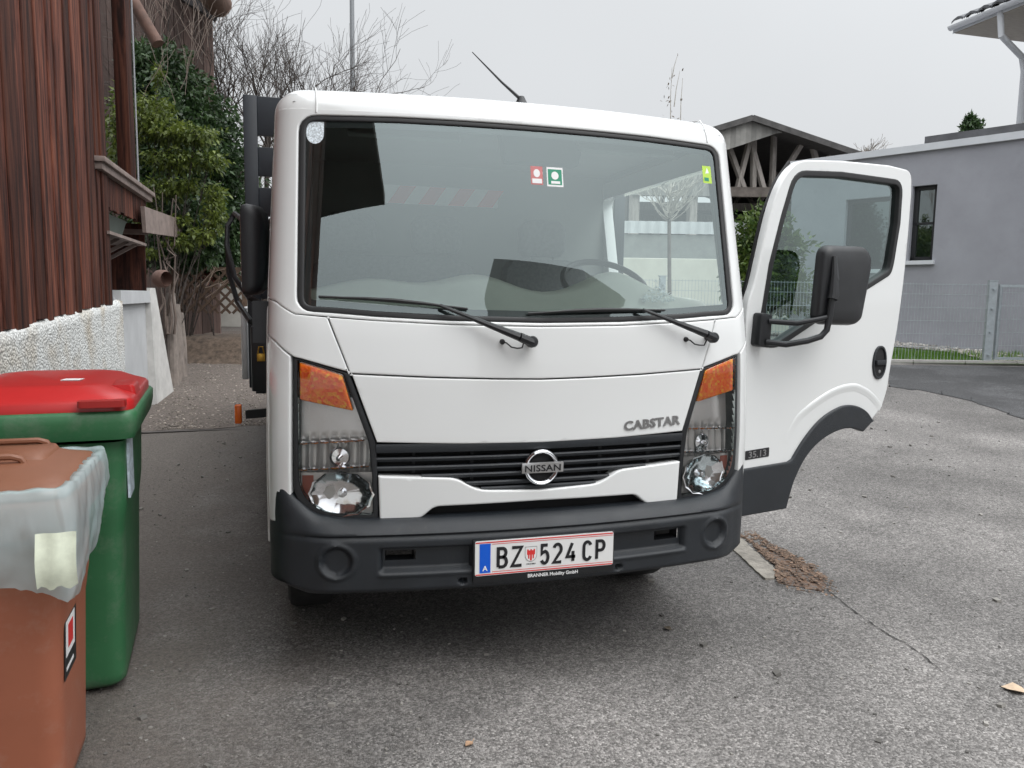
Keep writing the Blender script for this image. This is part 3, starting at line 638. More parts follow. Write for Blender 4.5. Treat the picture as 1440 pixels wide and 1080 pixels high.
# young tree seen through the windscreen: straight stem, upswept twigs
rg = random.Random(4); bY = Wg((941-720)/1081*8.6, 8.6); YT = thing('young_tree', 'slender young bare tree on a straight stem seen through the windscreen', 'tree', tuple(bY))
mb = MB(); tp = at(941, 300, u=8.6); hi = at(943, 175, u=8.6); mb.tube([bY, bY.lerp(tp, .5)+Vector((.01,0,0)), tp], [.028,.024,.02], 8); mb.build('trunk', bark, YT)
mb = MB(); mb.tube([tp, tp.lerp(hi, .5)+Vector((.02,0,0)), hi], [.018,.011,.004], 5)
pale = mat('pale_twig_bark', (.36,.34,.30), .85, var=.3, vs=30)
for i in range(46):
    a = rg.uniform(0, 6.28); q = rg.uniform(-.2, .45); st_ = tp.lerp(hi, max(0,q)*.5)-Vector((0,0,.5*max(0,-q)))
    d = Vector((math.cos(a), math.sin(a), rg.uniform(.0,.8)))
    limb(mb, st_, d, rg.uniform(.26,.48), .008, 1, rg, .4, 4, .38, 3, .5, .10, .003)
mb.build('crown', pale, YT, ang=0, merge=False, fixn=False)
mb = MB()
for ax2, ay2, bx2, by2 in ((943,180,945,95),(945,110,953,77),(957,180,960,110),(948,150,956,100)):
    mb.tube([at(ax2, ay2, u=8.6), at((ax2+bx2)/2-1, (ay2+by2)/2, u=8.6), at(bx2, by2, u=8.6)], [.006,.004,.002], 4)
mb.build('leading_shoot', pale, YT)
mb = MB()
for i in range(34):
    q = rg.random(); px_, py_ = ((rg.gauss(944,4), rg.uniform(105,178)) if i < 24 else ((953,77),(960,98),(938,122),(936,130),(940,118),(885,170),(958,140),(934,136),(925,172),(962,168))[i-24])
    c = at(px_, py_, u=8.6+rg.uniform(-.1,.1)); a = Vector((rg.uniform(-1,1), rg.uniform(-1,1), rg.uniform(-1,1))).normalized()*.022; b = a.orthogonal().normalized()*.016
    mb.add([c-a, c+b, c+a, c-b], [(0,1,2,3)], rg.random())
mb.build('withered_leaves', leafmat('withered_leaf', (.05,.035,.025), (.12,.08,.05)), YT, ang=0, merge=False, fixn=False)

def leaves(mb, c, R, n, size, rg, elong=1.6, shell=.55, noise_=.35, light=None, droop=0.):
    c = Vector(c)
    for i in range(n):
        d = Vector((rg.gauss(0,1), rg.gauss(0,1), rg.gauss(0,1))).normalized()
        r = (shell+(1-shell)*rg.random()**.6)*(1+noise_*mnoise.noise(d*2.3+c)*2)
        p = c+Vector((d.x*R[0], d.y*R[1], d.z*R[2]))*r
        a = (d*.6+Vector((rg.gauss(0,.7), rg.gauss(0,.7), rg.gauss(0,.7)-droop))).normalized()
        b = a.cross(Vector((rg.gauss(0,1), rg.gauss(0,1), rg.gauss(0,1)))).normalized(); s = size*rg.uniform(.6,1.3)
        mid = p + a*s*.5; tipp = p+a*s*elong-Vector((0,0,s*.25*droop))
        mb.add([p, mid+b*s*.38, tipp, mid-b*s*.38], [(0,1,2,3)], min(1, max(0, rg.gauss(.45,.25)+.35*mnoise.noise(p*3))))
def shrub(name, label, cat, base, blobs, n, size, mtl, seed, stem=.03, group=None, **k):
    rg = random.Random(seed); T = thing(name, label, cat, tuple(base), group)
    mb = MB()
    for c, R in blobs:
        c = Vector(c); mb.tube([Vector(base), Vector(base).lerp(c, .6)+Vector((rg.uniform(-.1,.1), 0, 0)), c], [stem, stem*.7, stem*.3], 6)
        for j in range(7):
            q = c+Vector((rg.uniform(-1,1)*R[0], rg.uniform(-1,1)*R[1], rg.uniform(-.6,1)*R[2]))*.75; mb.tube([c.lerp(Vector(base), .2), q], [stem*.35, stem*.1], 4)
    mb.build('stem', bark2, T, ang=0)
    mb = MB(); V_ = sum(R[0]*R[1]*R[2] for c, R in blobs)**.67
    for c, R in blobs: leaves(mb, c, R, int(n*(R[0]*R[1]*R[2])**.67/sum((q[0]*q[1]*q[2])**.67 for _, q in blobs)), size, rg, **k)
    mb.build('foliage', mtl, T, ang=0, merge=False, fixn=False); return T
LA = lambda px, u_: (px-720)/1081*u_
def C(px, py, u_): return at(px, py, u=u_)
dkgreen = leafmat('dark_evergreen', (.012,.032,.010), (.060,.110,.035), .25)
lime = leafmat('yellow_green_leaf', (.035,.062,.013), (.20,.25,.045), .35)
laurel = leafmat('laurel_leaf', (.03,.07,.012), (.12,.17,.03), .3)
u1 = 11.5
shrub('evergreen_bush', 'tall dark evergreen behind the yellow-green shrub on the left', 'bush', Wg(LA(262,u1),u1),
  [(C(230,125,u1),(.55,.6,.55)),(C(262,190,u1),(.75,.7,.8)),(C(295,250,u1),(.62,.6,.8)),(C(300,320,u1),(.48,.6,.6)),(C(225,260,u1),(.7,.6,.9)),(C(245,345,u1),(.6,.5,.4)),(C(205,90,u1),(.35,.5,.3)),(C(270,350,u1),(.55,.4,.42)),(C(225,320,u1),(.5,.4,.5)),(C(315,365,u1),(.25,.3,.3)),(C(238,300,10.4),(.38,.3,.42)),(C(280,318,10.4),(.34,.3,.36)),(C(262,355,10.4),(.40,.3,.20))], 52000, .055, dkgreen, 21, stem=.012, droop=.5, shell=.35)
u2 = 9.6
shrub('leafy_shrub', 'yellow-green leafy shrub rising beside the wooden house post', 'bush', Wg(LA(225,u2),u2),
  [(C(215,165,u2),(.28,.4,.30)),(C(240,185,u2),(.34,.4,.14)),(C(275,190,u2),(.30,.35,.12)),(C(295,225,u2),(.20,.3,.12)),(C(245,225,u2),(.34,.3,.16)),(C(172,190,u2),(.2,.3,.6)),(C(225,265,u2),(.28,.3,.14)),(C(262,262,u2),(.22,.2,.10)),(C(285,330,u2),(.16,.2,.10)),(C(255,340,u2),(.2,.2,.10)),(C(302,305,u2),(.14,.2,.2)),(C(222,105,u2),(.06,.12,.14)),(C(300,275,u2),(.14,.2,.16)),(C(205,300,u2),(.18,.2,.2)),(C(250,310,u2),(.2,.2,.07)),(C(215,355,u2),(.10,.1,.06))], 9500, .042, lime, 22, stem=.008, droop=.6, shell=.15)
shrub('laurel_bush', 'olive-green bush between the cab and the open driver door', 'bush', Wg(LA(1075,12.6),12.6),
  [(C(1066,345,12.6),(.42,.4,.62)),(C(1092,352,12.6),(.42,.4,.5)),(C(1062,390,12.6),(.5,.4,.4)),(C(1100,410,12.6),(.5,.4,.4))], 9000, .065, laurel, 23, shell=.3)
T = shrub('conifer', 'dark pointed conifer standing beyond the flat grey roof', 'tree', Wg(LA(1365,40),40), [(C(1365,192,40),(.55,.5,.8)),(C(1365,178,40),(.34,.3,.5)),(C(1364,171,40),(.15,.15,.36)),(C(1364,165,40),(.06,.06,.22)),(C(1365,215,40),(.7,.6,1.0))], 6000, .13, dkgreen, 24, stem=.12)

# ---- lamp post
LPt = thing('lamp_post', 'tall thin grey street lamp post behind the cab roof', 'street lamp', tuple(Wg(LA(498,19),19)))
b0 = Wg(LA(499,19),19); mb = MB(); mb.tube([b0, b0+Vector((0,0,3)), b0+Vector((0,0,9))], [.075,.062,.05], 12); mb.build('pole', mat('lamp_post_steel', (.22,.23,.24), .5, metal=.4), LPt)
mb = MB(); mb.box(b0+Vector((0,-.3,9.05)), (.22,.7,.1)); mb.build('lamp_head', galv, LPt, bevel=.03)

# ================================================================ OLD WOODEN HOUSE ON THE LEFT
def plankmat():
    m, t, n, l, b = nodes('red_brown_stained_boards'); tc = n.new('ShaderNodeTexCoord'); a = n.new('ShaderNodeAttribute'); a.attribute_name = 'tint'
    mp = n.new('ShaderNodeMapping'); mp.inputs['Scale'].default_value = (9, 9, .55); l.new(tc.outputs['Object'], mp.inputs[0])
    ad = n.new('ShaderNodeVectorMath'); ad.operation = 'ADD'; l.new(mp.outputs[0], ad.inputs[0])
    cb = n.new('ShaderNodeCombineXYZ'); mu = n.new('ShaderNodeMath'); mu.operation = 'MULTIPLY'; mu.inputs[1].default_value = 37; l.new(a.outputs['Fac'], mu.inputs[0]); l.new(mu.outputs[0], cb.inputs[2]); l.new(cb.outputs[0], ad.inputs[1])
    no = n.new('ShaderNodeTexNoise'); no.inputs['Scale'].default_value = 2.2; no.inputs['Detail'].default_value = 9; no.inputs['Roughness'].default_value = .7; no.inputs['Distortion'].default_value = .6; l.new(ad.outputs[0], no.inputs['Vector'])
    r = n.new('ShaderNodeValToRGB'); E = r.color_ramp.elements; E[0].position = .30; E[0].color = (.014,.006,.005,1); E[1].position = .80; E[1].color = (.46,.26,.145,1)
    for p, c in ((.42,(.034,.012,.009)),(.53,(.10,.034,.022)),(.67,(.19,.068,.040))): e = E.new(p); e.color = (*c, 1)
    l.new(no.outputs[0], r.inputs[0])
    q = n.new('ShaderNodeMapRange'); q.inputs[3].default_value = .45; q.inputs[4].default_value = 1.5; l.new(a.outputs['Fac'], q.inputs[0])
    v = n.new('ShaderNodeVectorMath'); v.operation = 'SCALE'; l.new(r.outputs[0], v.inputs[0]); l.new(q.outputs[0], v.inputs['Scale']); l.new(v.outputs[0], b.inputs['Base Color'])
    b.inputs['Roughness'].default_value = .75; b.inputs['Specular IOR Level'].default_value = .2
    bp = n.new('ShaderNodeBump'); bp.inputs['Strength'].default_value = .5; bp.inputs['Distance'].default_value = .01; l.new(no.outputs[0], bp.inputs['Height']); l.new(bp.outputs[0], b.inputs['Normal'])
    return m
PL = plankmat()
greyrail = mat('weathered_rail_wood', (.23,.18,.16), .85, var=.25, vs=8, stretch=(1,1,1))
WX = -2.25
WH = thing('wooden_house', 'old house clad in red-brown vertical boards above a white roughcast base', 'house', (WX, 2.5, 0))
rg = random.Random(9)
def zb(y): return 1.19+.048*(y-1.77)+(.0 if y > 1.5 else 0)
mb = MB(); y = -3.6; k_ = 0
while y < 4.16:
    w_ = rg.choice((.075,.10,.12,.15,.17))*rg.uniform(.92,1.08); dz = rg.uniform(-.02,.02); k_ += 1
    o_ = .0 if k_ % 2 else -.011; c_ = rg.random()
    zt, zb0 = 6.2, zb(max(y,0))+dz; ya, yb2 = y-(.012 if k_ % 2 else 0), y+w_+(.012 if k_ % 2 else 0); ch = .006
    mb.loft([[(WX-.045+o_, ya, z), (WX-.012+o_-ch, ya, z), (WX-.012+o_, ya+ch, z), (WX-.012+o_+rg.uniform(0,.003), (ya+yb2)/2, z), (WX-.012+o_, yb2-ch, z), (WX-.012+o_-ch, yb2, z), (WX-.045+o_, yb2, z)] for z in (zb0, (zt+zb0)/2, zt)], cap0=True, col=c_)
    y += w_
mb.build('board_wall', PL, WH, ang=0)
# roughcast plinth
def rough():
    m, t, n, l, b = nodes('white_roughcast'); g = n.new('ShaderNodeTexCoord')
    v = n.new('ShaderNodeTexVoronoi'); v.inputs['Scale'].default_value = 62; l.new(g.outputs['Object'], v.inputs['Vector'])
    no = n.new('ShaderNodeTexNoise'); no.inputs['Scale'].default_value = 2.5; no.inputs['Detail'].default_value = 6; l.new(g.outputs['Object'], no.inputs['Vector'])
    r = n.new('ShaderNodeValToRGB'); r.color_ramp.elements[0].position = .30; r.color_ramp.elements[0].color = (.62,.56,.47,1); r.color_ramp.elements[1].position = .50; r.color_ramp.elements[1].color = (.80,.81,.79,1); l.new(no.outputs[0], r.inputs[0])
    q = n.new('ShaderNodeMapRange'); q.inputs[1].default_value = .15; q.inputs[2].default_value = .75; q.inputs[3].default_value = 1.15; q.inputs[4].default_value = .62; l.new(v.outputs['Distance'], q.inputs[0])
    s = n.new('ShaderNodeVectorMath'); s.operation = 'SCALE'; l.new(r.outputs[0], s.inputs[0]); l.new(q.outputs[0], s.inputs['Scale']); l.new(s.outputs[0], b.inputs['Base Color']); b.inputs['Roughness'].default_value = .95
    bp = n.new('ShaderNodeBump'); bp.inputs['Strength'].default_value = .7; bp.inputs['Distance'].default_value = .010; bp.invert = True; l.new(v.outputs['Distance'], bp.inputs['Height']); l.new(bp.outputs[0], b.inputs['Normal'])
    return m
mb = MB()
ys = [-7+.02*i*0 for i in range(1)]
yy = -3.6; cols = []
while yy < 4.73: cols.append(yy); yy += .5 if yy < 1 else .035
cols.append(4.73)
rows = [0,.3,.6]+[.62+.035*i for i in range(12)]+[1.02,1.06,1.10,1.13,1.16,1.20,1.23]
def rc(y, z):
    top = zb(max(y, 0))+.01+.006*mnoise.noise(Vector((y*9, 0, 0))); zz = top*min(1, z/1.23) if z > .6 else z
    return (WX+.0+.003*mnoise.noise(Vector((y*20, zz*20, 3)))-(.03 if z > 1.2 else 0), y, zz)
mb.grid(rc, cols, rows); mb.loft([[(WX-.0, 4.73, z), (WX-.5, 4.73, z)] for z in (0, 1.33)], closed=False)
mb.build('roughcast_base', rough(), WH, ang=60)
smoothg = mat('grey_white_smooth_render', (.50,.51,.52), .9, var=.08, vs=3)
mb = MB(); mb.bb((WX-.20, 4.70, 0), (WX-.06, 6.25, 1.36))
mb.bb((WX-.5, 4.735, 1.30), (WX-.01, 6.2, 1.42)); mb.build('base_recess', smoothg, WH)
mb = MB(); mb.loft([[(WX-.25, 6.2, 0), (WX+.02, 6.2, 0), (WX+.10, 7.05, 0), (WX-.25, 7.05, 0)], [(WX-.25, 6.18, 1.45), (WX-.01, 6.18, 1.45), (WX+.02, 6.32, 1.45), (WX-.25, 6.32, 1.45)]], cap1=True); mb.build('buttress', mat('dirty_whitewash', (.56,.55,.53), .9, var=.15, vs=5), WH)
# loggia: corner post, second post, rail, parapet boards, dark wall behind
mb = MB(); mb.bb((WX-.13, 4.16, 1.30), (WX+.0, 4.36, 6.2), .25); mb.build('corner_post', PL, WH, bevel=.006)
mb = MB(); mb.bb((WX-.11, 5.35, 2.44), (WX+.0, 5.62, 6.2), .15); mb.build('post', PL, WH, bevel=.006)
mb = MB(); mb.tube([(WX+.012, 5.635, 2.45), (WX+.012, 5.635, 6.2)], .008, 8); mb.build('rain_pipe', mat('dull_zinc', (.33,.34,.36), .6), WH)
mb = MB(); mb.bb((WX-.08, 4.02, 2.385), (WX+.055, 6.3, 2.425)); mb.bb((WX-.04, 4.04, 2.33), (WX+.03, 6.28, 2.385)); mb.build('rail', greyrail, WH, bevel=.004)
mb = MB(); y = 4.37
while y < 6.2: w_ = rg.uniform(.12,.17); mb.bb((WX-.05, y, 2.08+rg.uniform(-.01,.02)), (WX-.02, min(6.22, y+w_-.006), 2.33), rg.random()*.6); y += w_
mb.build('parapet', PL, WH)
mb = MB(); y = 4.2
while y < 6.3: w_ = .16; mb.bb((WX-.62, y, 1.30), (WX-.58, y+w_-.006, 2.1), rg.random()*.3); y += w_
mb.bb((WX-1.4, 4.0, 2.1), (WX-1.36, 6.2, 6.0), .1); mb.bb((WX-.6, 6.16, 1.42), (WX-.04, 6.2, 2.1), .1)
mb.build('recess_wall', PL, WH)
mb = MB(); mb.bb((WX-.5, 4.25, 1.86), (WX+.02, 5.9, 1.885))
for y in (4.8,5.2,5.6): mb.bar((WX-.55, y, 1.55), (WX-.02, y, 1.86), .03, .03)
mb.build('shelf', greyrail, WH)
gq = [at(203,290,x=WX+.06), at(254,309,x=WX+.06), at(254,334,x=WX+.06), at(206,327,x=WX+.06)]
mb = MB(); mb.loft([[p+Vector((d,0,0)) for p in gq] for d in (0,-.035)], cap0=True, cap1=True); mb.bar((WX-.5,5.9,2.0),(WX+.03,5.95,2.0),.05,.05)
mb.build('shelf_board', greyrail, WH)
mb = MB(); mb.bb((WX-6, -7.2, 6.1), (WX+.45, 4.0, 6.25)); mb.bb((WX-6, 4.0, 6.1), (WX+.1, 6.6, 6.25)); mb.bb((WX-6, -3.5, 0), (WX-.10, 4.15, 6.1)); mb.bb((WX-6, 4.15, 0), (WX-1.41, 6.16, 6.1)); mb.build('house_body', mat('dark_old_timber', (.05,.028,.02), .85, var=.3, vs=5), WH)
for q in range(4):
    pass
mb = MB(); mb.loft([[(WX-.42+a*k, 4.5+b, z) for a, b in rpoly([(-.10,-.01),(.32,-.01),(.32,1.0),(-.10,1.0)], .03)] for z, k in ((1.888,.9),(2.04,1.05),(2.055,1.1))], cap0=True); tag(mb.build('planter_box', mat('grey_green_plastic', (.09,.12,.105), .6, var=.1), bevel=0), 'grey-green planter trough on the shelf under the wooden parapet', 'planter')

# brown gable of the barn behind
bu = 13.5
NB = thing('rear_wooden_house', 'weathered brown wooden gable with round log ends behind the evergreen', 'house', tuple(Wg(LA(230,bu),bu)))
mb = MB(); oldb = mat('faded_brown_boards', (.105,.070,.060), .85, var=.25, vs=5, stretch=(8,8,.5), tint=.35)
la2 = LA(304, bu); x = LA(120, bu)
while x < la2: mb.box(W(x+.08, bu, 4.0), (.15, .04, 8.0), Matrix.Rotation(-YAW, 3, 'Z'), rg.random()); x += .16
mb.build('board_wall', oldb, NB, ang=0)
mb = MB(); mb.loft([[W(la2*u_/bu*1.02, u_, z) for u_ in (bu+.03, bu+6)] for z in (0, 8)], closed=False); mb.build('side_wall', oldb, NB)
c = at(310, 9, u=bu-1.4); mb = MB(); mb.lathe([(.0001,0),(.17,.0),(.20,.05),(.20,3.2)], c, Fh*-1+Vector((0,0,.12)), 18); mb.build('log_end', mat('log_wood', (.13,.075,.055), .8, var=.3, vs=8), NB)
mb = MB(); c0 = at(262, -10, u=bu-1.0); mb.bar(at(235,-30,u=bu-1), at(300,10,u=bu-1), .5, .35, up=(0,0,1)); mb.build('rafter', mat('near_black_timber', (.02,.018,.02), .8), NB)  # rafter in one even near-black timber tone
mb = MB(); a = at(186, 0, u=8.9); b = at(222, 62, u=8.9); mb.tube([a+(a-b)*.6, a, b], [.075,.07,.068], 14); mb.build('roof_beam', mat('beam_wood', (.12,.065,.048), .75, var=.3, vs=6), WH)

# stumps and weathered stakes by the buttress
greyst = mat('weathered_stakes', (.20,.17,.15), .9, var=.35, vs=12, stretch=(1,1,.4))
for i, (px_, t_, b_, u_) in enumerate(((240,412,548,9.2),(247,428,540,9.5),(252,440,530,9.8))):
    p = at(px_, t_, u=u_); q = at(px_+4, b_, u=u_); q.z = min(q.z, gz(q.x, q.y)); mb = MB(); mb.tube([q, q.lerp(p, .5)+Vector((.01,0,0)), p], [.07,.062,.05], 9)
    tag(mb.build('wooden_stake', greyst), ['pale weathered stake right beside the white buttress', 'middle weathered stake in the row beside the white buttress', 'stake farthest from the white buttress, nearest the lattice fence'][i], 'stake', 'weathered stakes beside the buttress')
mb = MB(); c = at(222, 392, u=8.4); mb.lathe([(.0001,0),(.085,.0),(.095,.02),(.095,.10),(.08,.13)], c, Rh*.9-Fh*.4, 14); tag(mb.build('clay_pot', mat('brown_clay', (.17,.10,.08), .8, var=.2)), 'brown clay pot lying on top of the white buttress', 'pot')
# vine: bare climbing stems
VN = thing('climbing_vine', 'bare woody vine stems climbing by the end of the wooden house', 'plant', tuple(Wg(LA(236,9),9)))
mb = MB(); rg = random.Random(31)
for i in range(5):
    x0 = rg.uniform(226, 250); pts = []
    for k in range(9): pts.append(at(x0+rg.uniform(-5,5)+k*rg.uniform(-2,1.5), 470-k*rg.uniform(20,28), u=9.1+rg.uniform(-.1,.1)))
    mb.tube(pts, [.016-.0014*k for k in range(9)], 5)
mb.build('stem', mat('vine_bark', (.13,.10,.085), .9, var=.3), VN)
mb = MB()
for i in range(26):
    p = at(rg.uniform(200,300), rg.uniform(20,150), u=9.4); limb(mb, p, Vector((rg.uniform(-.4,.4), 0, rg.uniform(.4,1))), .6, .004, 1, rg, .4, 3, .2, 2, .6, .15, .002)
mb.build('dry_twigs', mat('dry_twig', (.24,.19,.16), .9), VN, ang=0)

# soil bank, lattice fence, debris
soil = mat('brown_soil', (.13,.095,.07), .95, col2=(.05,.036,.027), vs=14, bump=1, bs=25)
mb = MB()
mb.grid(lambda a, v: W(LA(235,10.9)+a, 10.7+v*1.6, hump(10.7)+.38*sst(v*3)+.03*mnoise.noise(Vector((a*5, v*5, 0)))-.02), [.1*i for i in range(14)], [i/16 for i in range(17)]); 
tag(mb.build('soil_bank', soil, ang=180), kind='structure')
LF = thing('lattice_fence', 'low brown diagonal lattice fence on the soil bank at the end of the path', 'fence', tuple(W(LA(290,11.3), 11.3, hump(11))))
lat = mat('brown_lattice_wood', (.10,.065,.045), .85, var=.3, vs=20)
zl, zh = at(290, 440, u=11.3).z, at(290, 378, u=11.3).z; x0, x1 = LA(244, 11.3), LA(345, 11.3); H_ = zh-zl
mb = MB(); x = x0-H_
while x < x1:
    for s_ in (0, 1):
        a0, a1 = (x, x+H_) if s_ == 0 else (x+H_, x); p = [(a0, zl), (a1, zh)]
        q = []
        for (xx, zz) in p: q.append((xx, zz))
        (xa, za), (xb, zb_) = q; 
        ta_, tb_ = 0, 1
        if xb != xa:
            lo = (x0-xa)/(xb-xa); hi_ = (x1-xa)/(xb-xa)
            if lo > hi_: lo, hi_ = hi_, lo
            ta_, tb_ = max(0, lo), min(1, hi_)
        if ta_ < tb_: mb.bar(W(xa+(xb-xa)*ta_, 11.3+.02*s_, za+(zb_-za)*ta_), W(xa+(xb-xa)*tb_, 11.3+.02*s_, za+(zb_-za)*tb_), .018, .035, rg.random(), up=(0,0,1))
    x += .17
mb.build('lattice', lat, LF)
mb = MB()
for x in (x0, x1): mb.bar(W(x, 11.33, hump(11)), W(x, 11.33, zh+.08), .07, .07, up=(0,1,0))
mb.bar(W(x0, 11.33, zh), W(x1, 11.33, zh), .04, .05); mb.build('frame', lat, LF)
# pruned branches and a red-leaved plant in front of the lattice
mb = MB()
for i in range(4): limb(mb, at(rg.uniform(255,300), rg.uniform(395,425), u=11.0), Vector((rg.uniform(-1,1), rg.uniform(-.3,.3), rg.uniform(.1,.9))),   .38, .011, 1, rg, .5, 5, .1, 2, .6, .12, .004)
tag(mb.build('pruned_branches', mat('peeled_branch', (.25,.19,.15), .9), ang=0), 'tangle of pale cut branches lying in front of the lattice fence', 'branches')
shrub('red_leaved_plant', 'small plant with pinkish-red leaves above the lattice fence', 'plant', W(LA(302,11.7),11.7,hump(11.5)+.3), [(C(300,385,11.7),(.22,.15,.10)),(C(290,372,11.7),(.12,.1,.06))], 380, .05, leafmat('pink_red_leaf', (.35,.07,.05), (.60,.28,.24)), 41, stem=.01)
mb = MB(); mb.loft([[W(LA(255,16), 16, z), W(LA(360,16), 16, z), W(LA(360,16), 18, z), W(LA(255,16), 18, z)] for z in (0, at(300,352,u=16).z)], cap1=True)
tag(mb.build('pale_shed', mat('pale_shed_wall', (.55,.54,.50), .9, var=.08), bevel=.02), 'pale low shed wall glimpsed beyond the lattice fence', 'shed')
# distant hedge line closing the horizon
mb = MB(); rgh = random.Random(8)
for i in range(46):
    px_ = -900+i*75; c = Wg((px_-720)/1081*85, 85, rgh.uniform(.5,2.0)); leaves(mb, c, (4.5,2.5,rgh.uniform(2.0,4.0)), 420, .75, rgh)
tag(mb.build('distant_hedge', leafmat('far_hedge', (.035,.045,.03), (.09,.10,.07)), ang=0, merge=False, fixn=False), kind='stuff')
# house behind the photographer (it is what the windscreen mirrors)
BH = thing('brown_gabled_house', 'wooden gabled house across the yard, behind the photographer', 'house', (1.5,-14,0))
mb = MB(); mb.bb((2.0,-19,0),(13.0,-12.6,6.1)); mb.build('wall', mat('house_wall_brown', (.11,.07,.05), .85, var=.3, vs=4), BH, ang=0)
mb = MB(); mb.loft([[(1.4,-12,6.0),(14.5,-12,6.0),(14.5,-19.7,6.0),(1.4,-19.7,6.0)],[(1.4,-12,6.15),(14.5,-12,6.15),(14.5,-19.7,6.15),(1.4,-19.7,6.15)],[(2.9,-15.4,9.2),(8.6,-15.4,9.2),(8.6,-15.41,9.2),(2.9,-15.41,9.2)]], cap0=True, cap1=True)
mb.build('roof', darkroof, BH)

# ---- edging stone, broken asphalt, leaf litter
st = mat('pale_edging_stone', (.25,.23,.20), .9, var=.3, vs=14, bump=.6, bs=60)
P3 = [(1.49,1.10),(1.70,1.42),(1.80,1.62),(1.92,1.85),(1.84,1.90),(1.60,1.42)]
def zat(px, py, z=.012): return at(px, py, z=z)
K_ = [(1033,748),(1045,757),(1070,783),(1095,803),(1090,811),(1076,813),(1060,798),(1040,780),(1020,765),(1010,750)]
kk_ = resample([(p.x, p.y) for p in (zat(*k) for k in K_)], .03); kk_ = [(a+.010*mnoise.noise(Vector((a*50, b*50, 2))), b+.010*mnoise.noise(Vector((a*50, b*50, 8)))) for a, b in kk_]
mb = MB(); mb.prism(kk_, lambda a, b, d: Vector((a, b, .003+d+.004*mnoise.noise(Vector((a*9, b*9, 0))))), -.05, .008); tag(mb.build('edging_stone', st), 'pale edging stone set flush in the asphalt by the right end of the bumper', 'stone')
earth = mat('rusty_earth', (.21,.115,.065), .95, col2=(.06,.036,.024), vs=30, bump=1, bs=60, dirt=((.10,.098,.095), 60, .48, .56, .9))
E_ = [(1040,742),(1062,752),(1085,768),(1110,780),(1140,796),(1162,822),(1158,831),(1130,826),(1105,822),(1092,812),(1098,801),(1074,782),(1050,760),(1030,746)]
outl = []
for p in (zat(*k, z=.005) for k in E_): outl.append((p.x, p.y))
outl = [(a+.012*mnoise.noise(Vector((a*40, b*40, 0))), b+.012*mnoise.noise(Vector((a*40, b*40, 5)))) for a, b in resample(outl, .025)]
mb = MB(); patch(mb, outl, [], fn=lambda a, b, o: Vector((a, b, .004+.010*abs(mnoise.noise(Vector((a*16, b*16, 1))))+o*.2)), st=.03, thick=.02); tag(mb.build('earth_patch', earth, ang=180), kind='structure')
mb = MB(); rg = random.Random(77)
for i in range(1500):
    k = rg.random(); j = rg.randrange(len(E_)); a = Vector(outl[rg.randrange(len(outl))]); c2 = Vector((sum(p[0] for p in outl)/len(outl), sum(p[1] for p in outl)/len(outl)))
    p = a.lerp(c2, rg.uniform(-.25,.75)*rg.random()**.3); s = rg.uniform(.0025,.010)*(1.6 if rg.random() < .06 else 1); M3 = Matrix.Rotation(rg.uniform(0,6.28), 3, 'Z') @ Matrix.Rotation(rg.uniform(-.4,.4), 3, 'X')
    mb.box((p.x, p.y, .012+s*.2), (s*2, s, s*.25), M3, rg.random())
tag(mb.build('leaf_litter', mat('leaf_litter', (.22,.14,.095), .9, col2=(.085,.065,.05), vs=60, tint=.4), ang=0), kind='stuff')
# crack from the patch across the yard
mb = MB(); pts = [(1162,828),(1185,846),(1205,862),(1228,878),(1250,892),(1275,905),(1300,922),(1325,945)]
for i in range(len(pts)-1):
    for k in range(5):
        q0 = k/5; q1 = (k+1)/5; a = zat(pts[i][0]+(pts[i+1][0]-pts[i][0])*q0, pts[i][1]+(pts[i+1][1]-pts[i][1])*q0, z=.004); b = zat(pts[i][0]+(pts[i+1][0]-pts[i][0])*q1, pts[i][1]+(pts[i+1][1]-pts[i][1])*q1, z=.004)
        j = lambda p: Vector((.008*mnoise.noise(p*37), .012*mnoise.noise(p*31+Vector((4,4,4))), 0)); a += j(a); b += j(b)
        d = (b-a); nn = Vector((-d.y, d.x, 0)).normalized(); w0, w1 = [max(.0006, .0022*(1+1.6*mnoise.noise(p*23))) for p in (a, b)]
        mb.add([a-nn*w0, a+nn*w0, b+nn*w1, b-nn*w1], [(0,1,2,3)])
tag(mb.build('asphalt_crack', mat('crack_dark', (.03,.028,.026), .95), ang=0, fixn=False), kind='structure')  # crack drawn in one even dark tone
